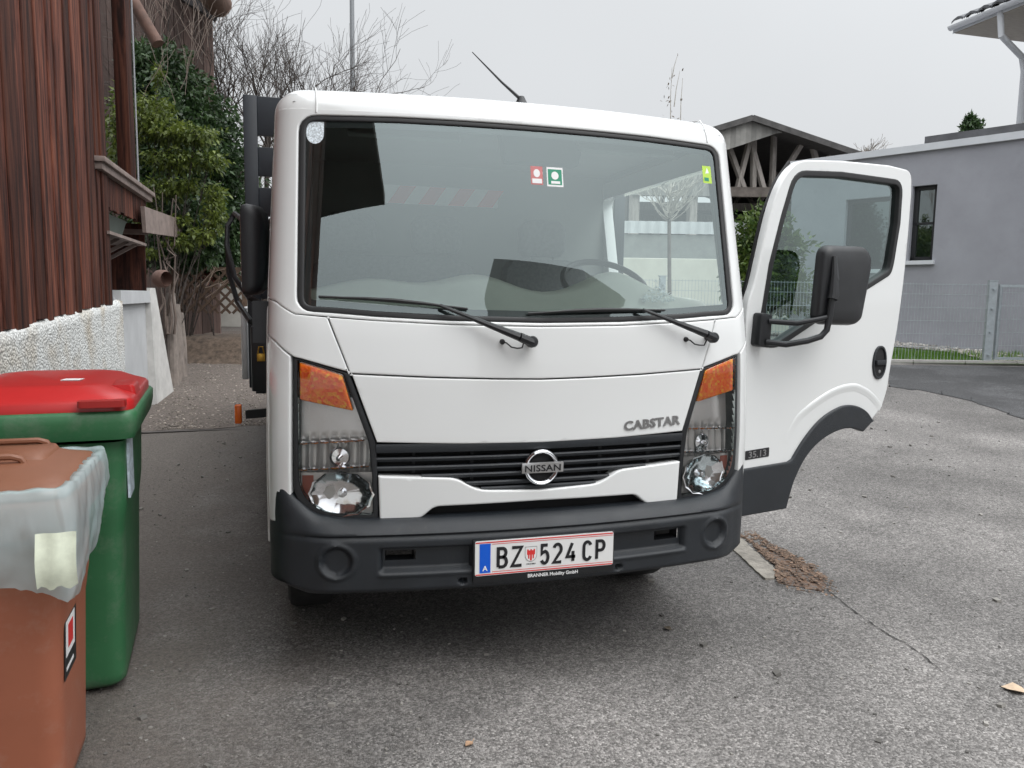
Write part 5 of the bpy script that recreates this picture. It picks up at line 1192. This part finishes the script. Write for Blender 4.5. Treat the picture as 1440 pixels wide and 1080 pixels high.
def seat(x, w_):
    mb = MB(); P = []
    r0 = [(x+a*w_/2, b) for a, b in rpoly([(-1,-.24,.15),(1,-.24,.15),(1,.24,.15),(-1,.24,.15)], .1)]
    mb.loft([[(a, 1.08+b, z) for a, b in inset(r0, i)] for z, i in ((.80,.02),(1.0,0),(1.06,.02),(1.08,.06))], cap1=True)
    def bk(z): return 1.30+.22*(z-1.0)
    rr_ = []
    for z, k in ((1.0,.9),(1.15,1),(1.4,.98),(1.56,.9),(1.60,.75),(1.61,.5)):
        rr_.append([(x+a*w_/2*k, bk(z)+b, z) for a, b in rpoly([(-1,-.06,.2),(1,-.06,.2),(1,.06,.2),(-1,.06,.2)], .1)])
    mb.loft(rr_, cap0=True, cap1=True)
    o = mb.build('seat', M['seat'], TR, ang=60)
    mb = MB()
    for xx in ((x,) if w_ < .6 else (x-.22, x+.22)):
        mb.loft([[(xx+a*k, bk(1.72)+b*k, z) for a, b in rpoly([(-.13,-.05),(.13,-.05),(.13,.05),(-.13,.05)], .04)] for z, k in ((1.63,.8),(1.66,1),(1.78,1),(1.82,.7))], cap0=True, cap1=True)
        for d in (-.06,.06): mb.tube([(xx+d, bk(1.6), 1.56),(xx+d, bk(1.66), 1.68)], .006, 6)
    mb.build('headrest', M['seat'], o, ang=60)
seat(.45, .50); seat(-.35, .90)
q0, q1 = at(700,188,y=.42), at(822,236,y=.42); mb = MB(); mb.loft([[(q0.x+a, y, q1.z), (q1.x-a, y, q1.z), (q1.x, y, q0.z+.03), (q0.x, y, q0.z+.03)] for y, a in ((.40,.03),(.47,.03))], cap0=True, cap1=True); mb.build('overhead_console', M['dashdark'], TR, bevel=.012)
for x in (-.45, .45):
    mb = MB(); mb.box((x,.40,2.03), (.42,.02,.13), Matrix.Rotation(math.radians(-50), 3, 'X')); mb.build('sun_visor', M['lining'], TR, bevel=.008)
# passenger door, closed
PD = rpoly([(1.036,.50,.01),(1.40,.50,.05),(1.52,.80,.15),(1.75,.97,.2),(2.0,.90,.2),(2.172,.96,.03),(2.172,1.965,.07),(1.14,1.965,.10),(1.036,1.40,.01)], .02)
PWIN = rpoly([(1.12,1.33,.05),(2.10,1.50,.05),(2.10,1.90,.05),(1.20,1.90,.06)], .05)
mb = MB(); patch(mb, mir(PD), [mir(PWIN)], st=.05, thick=.045, e=.004, off=.004, back=True); pd = mb.build('passenger_door', M['whiteside'], TR, ang=50)
mb = MB(); patch(mb, mir(inset(resample(PWIN, .05), .002)), [mir(inset(resample(PWIN, .05), .025))], st=.04, thick=.03, off=.006); mb.build('window_seal', M['rubber'], pd)
mb = MB(); patch(mb, mir(inset(resample(PWIN, .05), .01)), [], st=.1, thick=0, off=-.012); mb.build('window_glass', M['sideglass'], pd)
mb = MB(); mb.bar(S(-1.95,1.16,.02), S(-2.1,1.16,.02), .02, .04); mb.build('door_handle', M['black'], pd, bevel=.004)
# passenger side mirror
mb = MB(); c = at(360, 352, y=.62)
sec = rpoly([(-.095,-.175,.04),(.095,-.165,.04),(.095,.175,.04),(-.095,.165,.04)], .04)
Rm = Matrix.Rotation(math.radians(80), 3, 'Z')
mb.loft([[c+Rm @ Vector((a*k, d, b*k)) for a, b in sec] for d, k in ((.035,1),(.02,1.03),(-.01,1.0),(-.035,.85),(-.045,.5))], cap0=True, cap1=True)
pm = mb.build('side_mirror', M['black'], TR, ang=60)
mb = MB(); mb.prism([(a*.93, b*.93) for a, b in sec], lambda a, b, d: c+Rm @ Vector((a, .0355+d, b)), 0, .002); mb.build('mirror_glass', M['mirrorglass'], pm)
mb = MB(); q0 = S(-1.06,1.33,.03); q1 = S(-1.06,1.25,.03)
mb.tube([at(375,432,x=-.985), at(350,418,x=-1.06), at(330,390,x=-1.13), at(319,345,x=-1.17), at(320,318,x=-1.165), at(330,300,x=-1.13), c+Vector((-.03,-.03,.10))], [.018,.015,.013,.013,.012,.012,.012], 8)
mb.tube([at(375,462,x=-.985), at(352,452,x=-1.06), at(334,425,x=-1.13), at(322,385,x=-1.17), at(320,345,x=-1.17)], [.018,.015,.013,.013,.012], 8)
bk_ = at(370, 452, y=.40); mb.bb((bk_.x-.035,.34,bk_.z-.075),(bk_.x+.035,.46,bk_.z+.075))
mb.build('mirror_arm', M['black'], pm)
# --- driver door, swung open
HX, HY, DA = .965, .33, math.radians(75)
Dv = Vector((math.sin(DA), math.cos(DA), 0)); Nv = Vector((math.cos(DA), -math.sin(DA), 0))
def Dr(l, z, o=0.):
    o2 = o - .03*max(0, (z-1.30)/.7)**1.5*0 - .05*(l-.6)**2*.4
    return Vector((HX, HY, 0)) + Dv*l + Nv*o2 + Vector((0, 0, z))
ARI = cat([(.372,.452),(.415,.575),(.487,.681),(.582,.750),(.701,.790),(.812,.797),(.914,.772)])
ARO = cat([(.990,.822),(.93,.874),(.834,.908),(.726,.908),(.59,.860),(.478,.775),(.395,.682)])
DO = [(.062,.452)] + [(a, b+.012) for a, b in ARI[:-1]] + [(.985,.800),(1.000,.826)] + cat([(1.074,.887),(1.108,.97),(1.125,1.08),(1.166,1.31),(1.190,1.55),(1.199,1.75),(1.202,1.95)]) + rpoly([(1.202,1.95,0),(1.192,2.062,.10),(1.0,2.070,0)], .1, 8)[1:] + [(.64,2.055)] + cat([(.40,2.035),(.325,2.012),(.246,1.933),(.18,1.786),(.107,1.498),(.068,1.362),(.064,1.0)])
DW = rpoly([(.176,1.216,.05),(.27,1.212,.05),(.62,1.372,.05),(1.06,1.556,.03),(1.076,1.60,.03),(1.108,1.80,0),(1.108,1.998,.06),(.64,1.994,0),(.325,1.972,.07),(.258,1.778,0),(.197,1.566,0),(.160,1.33,.03)], .03)
mb = MB(); patch(mb, DO, [DW], fn=Dr, st=.045, thick=.035, e=.006, back=True)
dd = mb.build('driver_door', M['white'], TR, ang=50)
dd['label'] = 'open driver door with wheel arch cut-out'
DW2 = resample(DW, .04)
mb = MB(); patch(mb, inset(DW2, -.012), [inset(DW2, .015)], fn=Dr, st=.03, thick=.05, e=.004, off=.004, back=True); mb.build('window_seal', M['rubber'], dd)
mb = MB(); patch(mb, inset(DW2, .012), [], fn=Dr, st=.1, thick=0, off=-.018); mb.build('window_glass', M['sideglass'], dd, ang=180)
# black cladding with arch lip
CLD = [(.064,.453)] + ARI + [(.997,.826)] + ARO + [(.370,.673),(.066,.667)]
mb = MB(); patch(mb, CLD, [], fn=Dr, st=.03, thick=.03, e=.006, off=.014); mb.build('arch_cladding', M['plastic'], dd)
mb = MB(); cr_ = [(.34,.773),(.42,.877),(.50,.925),(.581,.962),(.66,.990),(.734,1.006),(.80,1.011),(.861,1.006),(.95,.975),(1.02,.932),(1.07,.892)]
pp = [Vector(p) for p in cat(cr_, 4)]
rr_ = []
for i, p in enumerate(pp):
    d = (pp[min(i+1, len(pp)-1)]-pp[max(i-1, 0)]).normalized(); nn = Vector((-d.y, d.x)); k = min(1, i/10, (len(pp)-1-i)/6+.3)
    rr_.append([Dr(p.x+nn.x*a, p.y+nn.y*a, b*k+.0005) for a, b in ((.006,0),(.002,.003),(-.004,.0055),(-.016,.003),(-.034,0))])
mb.loft(rr_, closed=False); mb.build('arch_crease', M['white'], dd, ang=180)
# handle
hc = (1.022, 1.112)
mb = MB(); EL = [(hc[0]+.056*math.cos(2*math.pi*k/28)*(abs(math.cos(2*math.pi*k/28))**-.15 if abs(math.cos(2*math.pi*k/28)) > .01 else 1), hc[1]+.084*math.sin(2*math.pi*k/28)) for k in range(28)]
patch(mb, EL, [inset(resample(EL, .02), .012)], fn=Dr, st=.02, thick=.01, off=.008)
hd = mb.build('door_handle', M['plastic'], dd)
mb = MB(); mb.prism(inset(resample(EL, .02), .006), Dr, .0008, .0016); mb.build('handle_recess', M['dark'], hd, ang=0)
mb = MB(); mb.loft([[Dr(a, b+z, o) for a, b in ((hc[0]-.036*k, hc[1]-.012), (hc[0]+.04*k, hc[1]-.012), (hc[0]+.04*k, hc[1]+.012), (hc[0]-.036*k, hc[1]+.012))] for z, o, k in ((0,.002,1),(0,.012,1),(0,.016,.9))], cap1=True); mb.build('handle_grip', M['plastic'], hd, bevel=.002)
mb = MB(); mb.lathe([(.0001,.003),(.008,.002),(.009,0)], Dr(hc[0]+.005, hc[1]-.045, .002), Nv, 12); mb.build('key_lock', M['badge'], hd)
mb = MB(); mb.prism(rpoly([(.098,.705),(.248,.709),(.248,.751),(.098,.746)], .005), Dr, .0005, .002); bd = mb.build('model_badge', M['blackink'], dd, ang=0)
mb = MB(); text(mb, '35.13', .042, lambda a, b, d: Dr(.173+a, .7135+b+.02*a, .0022+d), .0012, .015, 1.25); mb.build('lettering', M['badge'], bd, ang=0)
# inner door trim, hinges
mb = MB(); mb.prism([(.10,.50),(.36,.50),(.5,.75),(.70,.86),(.95,.86),(1.06,.95),(1.09,1.5),(.6,1.32),(.25,1.18),(.12,1.18)], Dr, -.075, -.036); mb.build('door_trim', M['dashdark'], dd, bevel=.01)
for z in (.72, 1.12):
    mb = MB(); mb.bar((HX-.05, HY+.03, z), Dr(.10, z, -.03), .03, .05); mb.build('hinge', M['whiteside'], dd, bevel=.004)
mb = MB(); mb.bar((HX-.08, HY+.10, .93), Dr(.16, .93, -.05), .012, .035); mb.build('check_strap', M['badge'], dd)
mb = MB(); mb.prism([(.07,1.20),(.155,1.20),(.165,1.34),(.20,1.565),(.27,1.80),(.34,1.98),(.33,2.03),(.24,1.93),(.17,1.78),(.098,1.5),(.06,1.37)], Dr, -.050, -.037); mb.build('door_weatherstrip', M['rubber'], dd)
# driver's mirror on its two arms, folded flat in front of the door
MO = rpoly([(.275,1.335,.03),(.285,1.50,0),(.295,1.650,.05),(.57,1.655,.05),(.618,1.62,.04),(.62,1.56,0),(.573,1.325,.04),(.53,1.306,.03),(.31,1.312,.04)], .03)
mo = resample(MO, .05); mb = MB()
mc_ = (.445,1.48)
mb.loft([[Dr(mc_[0]+(a-mc_[0])*k, mc_[1]+(b-mc_[1])*k, o) for a, b in mo] for o, k in ((.156,.2),(.158,.93),(.154,.98),(.168,1.0),(.190,.975),(.201,.93),(.208,.82),(.211,.6),(.212,.2))], cap0=True, cap1=True)
dm = mb.build('side_mirror', M['black'], dd, ang=60)
mb = MB(); mb.prism(inset(mo, .02), Dr, .1545, .1575); mb.build('mirror_glass', M['mirrorglass'], dm)
mb = MB()
mb.tube([Dr(.34,1.60,.212), Dr(.335,1.50,.225)], [.010,.018], 8)
mb.tube([Dr(.335,1.52,.222), Dr(.328,1.44,.228), Dr(.322,1.42,.228)], [.016,.022,.022], 10)
mb.tube([Dr(.325,1.44,.226), Dr(.315,1.34,.224), Dr(.308,1.29,.22), Dr(.285,1.262,.21), Dr(.24,1.243,.18), Dr(.18,1.225,.12), Dr(.14,1.232,.05)], .0135, 10)
mb.tube([Dr(.318,1.345,.22), Dr(.28,1.335,.20), Dr(.22,1.316,.14), Dr(.15,1.322,.05)], .012, 10)
mb.build('mirror_arm', M['black'], dm)
mb = MB(); mb.prism(rpoly([(.095,1.215),(.165,1.205),(.172,1.35),(.105,1.36)], .015), Dr, .0, .05); mb.build('mirror_bracket', M['black'], dm, bevel=.006)
# --- chassis, wheels
mb = MB()
for x in (-.38,.38): mb.bb((x-.04,.3,.48),(x+.04,5.6,.66))
for y in (.45,1.5,2.6,3.8,5.3): mb.bb((-.38,y,.50),(.38,y+.08,.62))
mb.bb((-.35,.25,.40),(.35,.95,.55)); mb.bb((-.70,.93,.30),(.70,1.03,.40)); mb.bb((-.85,.30,.60),(-.60,.55,.72)); mb.bb((.60,.30,.60),(.85,.55,.72))
mb.bb((-.60,3.55,.30),(.60,3.67,.42))
mb.build('chassis', M['dark'], TR)
def wheel(x, y, w_=.20, R=.345):
    sg = 1 if x > 0 else -1; z0 = R+gz(x, y); mb = MB()
    mb.lathe([(.20,-w_/2),(R-.04,-w_/2),(R-.012,-w_/2+.012),(R,-w_/2+.035),(R,w_/2-.035),(R-.012,w_/2-.012),(R-.04,w_/2),(.20,w_/2)], (x,y,z0), (1,0,0), 40)
    o = mb.build('wheel', M['tyre'], TR)
    mb = MB(); mb.lathe([(.0001,.05*sg),(.07,.05*sg),(.075,.03*sg),(.13,-.01*sg),(.18,.04*sg),(.205,.085*sg),(.205,-.08*sg)], (x,y,z0), (1,0,0), 32); mb.build('rim', M['steel'], o)
for x in (-.80,.80): wheel(x, .98); wheel(x, 3.61); wheel(x*.73, 3.61)
mb = MB()
for sg in (-1, 1): mb.grid(lambda a, x: (sg*x, .98+.43*math.cos(a), .36+.43*math.sin(a)), [math.pi*k/14 for k in range(15)], [.60,.955])
mb.build('wheel_arch_liner', M['dark'], TR)
# --- load bed
mb = MB()
mb.bb((-1.06,1.86,.86),(1.06,5.6,.92)); mb.bb((-.95,1.9,.68),(-.88,5.5,.86)); mb.bb((.88,1.9,.68),(.95,5.5,.86))
mb.build('bed_floor', M['bluegrey'], TR)
for sg in (-1, 1):
    mb = MB(); mb.bb((sg*1.10,1.95,.93),(sg*1.135,5.6,1.33)); mb.build('dropside', M['alu'], TR, bevel=.006)
mb = MB(); mb.bb((-1.06,5.605,.90),(1.06,5.63,1.30)); mb.build('tailgate', M['alu'], TR, bevel=.006)
mb = MB()
for x0, x1 in ((-1.09,-1.02),(1.02,1.09),(-.35,-.28),(.28,.35)): mb.bb((x0,1.80,.90),(x1,1.86,2.44))
for z in (.95,1.16,1.38,1.60,1.82,2.03,2.24): mb.bb((-1.02,1.815,z),(1.02,1.845,z+(.15 if z < 2.2 else .20)))
mb.build('bed_headboard', M['bluegrey'], TR, bevel=.004)
mb = MB(); mb.bb((-1.07,1.62,.90),(-.78,1.80,1.24)); bx = mb.build('tool_box', M['black'], TR, bevel=.01)
mb = MB(); mb.bb((-1.04,1.605,1.06),(-1.0,1.618,1.10)); mb.tube([(-1.035,1.61,1.10),(-1.03,1.61,1.135),(-1.01,1.61,1.135),(-1.005,1.61,1.10)], .004, 6); mb.build('padlock', mat('brass', (.55,.33,.06), .35, metal=.8), bx, bevel=.003)
mb = MB(); mb.bb((-.90,1.79,.45),(-.60,2.4,.66)); mb.build('tank', M['bluegrey'], TR, bevel=.02)
mb = MB(); mb.bar(at(338,583,y=2.2)+Vector((.03,0,0)), at(360,580,y=2.2)+Vector((.1,0,0)), .03, .05); lm = mb.build('marker_arm', M['black'], TR)
p = at(336,582,y=2.2); mb = MB(); mb.bb((p.x-.022,p.y-.03,p.z-.055),(p.x+.016,p.y+.03,p.z+.055)); mb.build('side_marker_lamp', mat('orange_lens', (.85,.16,.02), .25), lm, bevel=.006)
# ================================================================ BINS
def bin_(name, label, x0, x1, y0, y1, H, body, lidm, rim=.05, tx=.05, ty=.13, z0=0., lidh=.07, group='wheeled bins by the wooden house'):
    T = thing(name, label, 'bin', ((x0+x1)/2, (y0+y1)/2, 0), group); cx_, cy_ = (x0+x1)/2, (y0+y1)/2
    def ring(q, r=.06, e=0.):
        a0, a1 = x0+rim+tx*(1-q)-e, x1-rim-tx*(1-q)+e; b0, b1 = y0+rim+ty*(1-q)-e, y1-rim-.02*(1-q)+e
        return rpoly([(a0,b0),(a1,b0),(a1,b1),(a0,b1)], r, 6)
    mb = MB(); zs = [(.0,-.015),(.02,0)] + [(k/20, 0) for k in range(1, 20)]
    rings = []
    for q, e in zs:
        r = ring(q, .06, e); 
        if .60 < q < .66: r = ring(q, .06, e+.004)
        if q >= .66: r = ring(q, .06, e+.008)
        rings.append([(a, b, z0+.02+q*(H-.10)) for a, b in r])
    mb.loft(rings, cap0=True)
    rr2 = [rpoly([(x0-e,y0-e),(x1+e,y0-e),(x1+e,y1+e),(x0-e,y1+e)], .05, 6) for e in (-.035, -.012, -.004, 0, 0, -.008, -.03)]
    mb.loft([[(a, b, z) for a, b in r] for r, z in zip(rr2, (H-.115, H-.112, H-.085, H-.055, H-.028, H-.018, H-.018))])
    mb.build('body', body, T, ang=50)
    for k in range(2):
        mb = MB(); c = (x0+.15 if k == 0 else x1-.15, y1-.06, .10); mb.lathe([(.0001,-.02),(.07,-.02),(.10,-.025),(.10,.025),(.07,.02),(.0001,.02)], c, (1,0,0), 24); mb.build('wheel', M['tyre'], T)
    mb = MB(); L = []
    def lr(e, r): return rpoly([(x0+.012+e,y0+.02+e),(x1-.012-e,y0+.02+e),(x1-.012-e,y1-.03-e*.5),(x0+.012+e,y1-.03-e*.5)], r, 6)
    L = [(lr(0,.07), H-.018), (lr(0,.07), H+.008), (lr(.010,.07), H+.020), (lr(.05,.09), H+lidh*.6), (lr(.09,.09), H+lidh*.9), (lr(.14,.07), H+lidh)]
    n_ = len(L[0][0])
    mb.loft([[(a, b, z) for a, b in r] for r, z in L], cap1=True)
    lid = mb.build('lid', lidm, T, ang=60, bevel=0)
    return T, lid, ring
green = mat('green_bin_plastic', (.032,.135,.055), .45, var=.1, vs=3, dirt=((.16,.20,.15), 9, .50, .75, .55), bump=.12, bs=700)
red = mat('red_bin_plastic', (.44,.018,.018), .30, var=.08, vs=3, dirt=((.38,.16,.15), 5, .62, .85, .5))
brown = mat('brown_bin_plastic', (.30,.100,.055), .5, var=.06, vs=3, dirt=((.36,.22,.17), 9, .52, .78, .5), bump=.12, bs=700)
G1, lid1, rg1 = bin_('wheeled_bin', 'green wheeled bin with a red lid standing behind the brown bin', -2.02, -1.40, .15, .95, 1.035, green, red, rim=.05, tx=.03, ty=.06, lidh=.060)
RZ = math.radians(5); G1.rotation_euler = (0, 0, RZ)
# lid grips of the red lid: raised rim blocks with a sunken pocket
for (xa, ya) in ((-1.62, .30), (-1.475, .36)):
    mb = MB(); mb.loft([[(xa+a*k, ya+b, z) for a, b in rpoly([(-.055,-.02),(.055,-.02),(.055,.16),(-.055,.16)], .02)] for z, k in ((1.04,1.1),(1.075,1.0),(1.085,.85))], cap1=True); mb.build('lid_ridge', red, lid1, ang=60)
mb = MB(); mb.loft([[(-1.50+a, .16+b, z) for a, b in rpoly([(-.07,-.03),(.07,-.03),(.07,.03),(-.07,.03)], .015)] for z in (1.035, 1.05, 1.056)], cap1=True); mb.build('lid_grip', mat('deep_red_plastic', (.30,.012,.010), .45), lid1)
mb = MB(); mb.prism([(-1.66,.42),(-1.60,.41),(-1.59,.46),(-1.65,.47)], lambda a, b, d: (a, b, 1.097+d), 0, .002); mb.build('label', M['whiteink'], lid1)
mb = MB(); mb.lathe([(.0001,.03),(.025,.028),(.03,.01),(.03,0)], (-1.50, .84, 1.045), (0,0,1), 14); mb.build('lid_knob', red, lid1)
mb = MB(); mb.prism([(-1.448,.16),(-1.448,.30),(-1.4405,.30),(-1.4405,.16)], lambda a, b, d: (a+.003*d, b+.1, d), .70, .93); mb.build('label', mat('pale_label', (.45,.52,.58), .5, var=.3, vs=40), G1)
mb = MB(); mb.bb((-1.80,.178,.92),(-1.75,.182,.985)); mb.build('label', M['stickerwhite'], G1)
B1, lid2, rg2 = bin_('wheeled_bin', 'brown organic-waste bin with a pale liner bag hanging over its rim', -1.925, -1.420, -.50, .04, .905, brown, mat('brown_lid_plastic', (.20,.080,.042), .5, var=.06, vs=3, bump=.1, bs=500), rim=.045, tx=.03, ty=.07, lidh=.05)
B1.rotation_euler = (0, 0, math.radians(3))
for (yq, xs0, xs1) in ((-.30,-1.72,-1.56), (-.06,-1.74,-1.55)):
    mb = MB()
    mb.tube([(xs0, yq, .945), (xs0+.01, yq-.005, .965), (xs0+.03, yq-.008, .972), (xs1-.03, yq-.008, .972), (xs1-.01, yq-.005, .965), (xs1, yq, .945)], .009, 8)
    mb.build('lid_handle', lid2.data.materials[0], lid2)
mb = MB(); mb.loft([[(-1.64+a*k, -.15+b*k, z) for a, b in rpoly([(-.12,-.12),(.12,-.12),(.12,.10),(-.12,.10)], .04)] for z, k in ((.945,1.0),(.962,.92))], cap1=True); mb.build('lid_panel', lid2.data.materials[0], lid2, ang=60)
# liner bag
def bagmat():
    m, t, n, l, b = nodes('pale_green_liner_film'); out = n['Material Output']
    tc = n.new('ShaderNodeTexCoord'); no = n.new('ShaderNodeTexNoise'); no.inputs['Scale'].default_value = 9; no.inputs['Detail'].default_value = 3; no.inputs['Distortion'].default_value = 1.2; no.noise_type = 'RIDGED_MULTIFRACTAL'
    mp = n.new('ShaderNodeMapping'); mp.inputs['Scale'].default_value = (1,1,.45); mp.inputs['Rotation'].default_value = (.3,.5,0)
    l.new(tc.outputs['Object'], mp.inputs[0]); l.new(mp.outputs[0], no.inputs['Vector'])
    bp = n.new('ShaderNodeBump'); bp.inputs['Strength'].default_value = .45; bp.inputs['Distance'].default_value = .012; l.new(no.outputs[0], bp.inputs['Height'])
    b.inputs['Base Color'].default_value = (.62,.76,.79,1); b.inputs['Roughness'].default_value = .2; l.new(bp.outputs[0], b.inputs['Normal'])
    tl = n.new('ShaderNodeBsdfTranslucent'); tl.inputs[0].default_value = (.72,.84,.80,1); l.new(bp.outputs[0], tl.inputs[1])
    tr = n.new('ShaderNodeBsdfTransparent'); tr.inputs[0].default_value = (.88,.95,.93,1)
    a = n.new('ShaderNodeMixShader'); a.inputs[0].default_value = .35; l.new(b.outputs[0], a.inputs[1]); l.new(tl.outputs[0], a.inputs[2])
    c = n.new('ShaderNodeMixShader'); q = n.new('ShaderNodeMapRange'); q.inputs[1].default_value = .3; q.inputs[2].default_value = .7; q.inputs[3].default_value = .38; q.inputs[4].default_value = .66; l.new(no.outputs[0], q.inputs[0]); l.new(q.outputs[0], c.inputs[0])
    l.new(a.outputs[0], c.inputs[1]); l.new(tr.outputs[0], c.inputs[2]); l.new(c.outputs[0], out.inputs[0]); return m
mb = MB(); rows_ = 22; P0 = resample(rpoly([(-1.945,-.515),(-1.425,-.515),(-1.425,.055),(-1.945,.055)], .06, 6), .012); nP = len(P0); rings = []
for j in range(rows_+1):
    q = j/rows_; R1 = []
    for i, (a, b) in enumerate(P0):
        c = Vector((a+1.685, b+.23)); n_ = c.normalized(); ang = math.atan2(b+.23, a+1.685)
        hem = .23+.075*math.sin(ang*2+2.6)+.04*mnoise.noise(Vector((ang*2.5,0,0)))+.006*mnoise.noise(Vector((ang*30,0,0)))
        zz = .925-hem*q if q > .06 else .925-.0+.01*(q/.06)*0
        bulge = .022*math.sin(math.pi*min(1, q*1.02))**.6 if q > 0 else -.02
        fold = .010*mnoise.noise(Vector((ang*5+q*2.5, q*2.2, 1)))+.007*abs(mnoise.noise(Vector((ang*11+q*3, q*2-ang*3, 2))))+.003*mnoise.noise(Vector((ang*30, q*7, 5)))
        o_ = bulge + fold*(.3+q) - .012*q
        R1.append((a+n_.x*o_, b+n_.y*o_, zz+.008*mnoise.noise(Vector((ang*9, q*4, 9)))))
    rings.append(R1)
inner = [(a*.93-1.685*.07, b*.93-.23*.07, .915) for a, b in P0]
mb.loft([inner]+rings); BG = tag(mb.build('liner_bag', bagmat(), ang=180), 'thin pale green plastic liner pulled over the rim of the brown bin', 'bag')
pt0, pt1 = at(38, 833, y=-.575), at(92, 752, y=-.575)
mb = MB(); mb.grid(lambda a, b: (pt0.x+a*(pt1.x-pt0.x), -.573-.010*math.sin(b*4)+.003*math.sin(a*9), pt0.z+b*(pt1.z-pt0.z)+.006*math.sin(a*14)*(1-b)), [i/10 for i in range(11)], [i/10 for i in range(11)]); mb.build('paper_tag', mat('pale_yellow_film', (.62,.66,.53), .5, var=.12, vs=20), BG, ang=60)
Cb = Vector((-1.6825,-.23,0)); BG.matrix_world = Matrix.Translation(Cb) @ Matrix.Rotation(math.radians(3), 4, 'Z') @ Matrix.Translation(-Cb)
# sticker on the right side of the brown bin
def bside(z): q = (z-.02)/(.905-.10); return -1.420-.045-.03*(1-q)+.0015
def sidelabel(name, m, ya, yb, za, zb_, o, par):
    mb = MB(); mb.loft([[(bside(za)+d, ya, za), (bside(za)+d, yb, za), (bside(zb_)+d, yb, zb_), (bside(zb_)+d, ya, zb_)] for d in (o, o+.0006)], cap0=True, cap1=True); return mb.build(name, m, par, ang=0)
lb = sidelabel('side_label', M['blackink'], -.37, -.22, .36, .74, 0, B1)
sidelabel('label_print', M['whiteink'], -.355, -.245, .42, .52, .001, lb); sidelabel('label_print', M['redink'], -.33, -.27, .44, .505, .002, lb)
sidelabel('label_print', M['whiteink'], -.35, -.335, .55, .70, .001, lb); sidelabel('label_print', M['whiteink'], -.35, -.26, .38, .39, .001, lb)
# clear crumpled wrapping on the dashboard
mb = MB(); rg = random.Random(66)
for i in range(260):
    a = rg.uniform(0, 6.28); r = .075*rg.random()**.5; p = Vector((.585+r*math.cos(a), .32+r*.5*math.sin(a), 1.40+.11*rg.random()*(1-r/.085))); d = Vector((rg.gauss(0,1), rg.gauss(0,1), rg.gauss(0,1))).normalized()*rg.uniform(.004,.011); e = d.orthogonal().normalized()*rg.uniform(.002,.005)
    mb.add([p-d, p+e, p+d, p-e], [(0,1,2,3)])
tag(mb.build('crumpled_wrapping', mat('shiny_wrapping', (.8,.82,.82), .2), ang=0, merge=False, fixn=False), 'crumpled glittering wrapping on the dashboard behind the right wiper', 'wrapping')
# red and white board added to stand in for a faint windscreen reflection
mb = MB(); mb.bb((-.42,1.30,1.86),(.16,1.32,1.95)); wb = mb.build('reflection_stand_in', M['alu'])
tag(wb, 'added red and white striped board standing in for a windscreen reflection', 'board')
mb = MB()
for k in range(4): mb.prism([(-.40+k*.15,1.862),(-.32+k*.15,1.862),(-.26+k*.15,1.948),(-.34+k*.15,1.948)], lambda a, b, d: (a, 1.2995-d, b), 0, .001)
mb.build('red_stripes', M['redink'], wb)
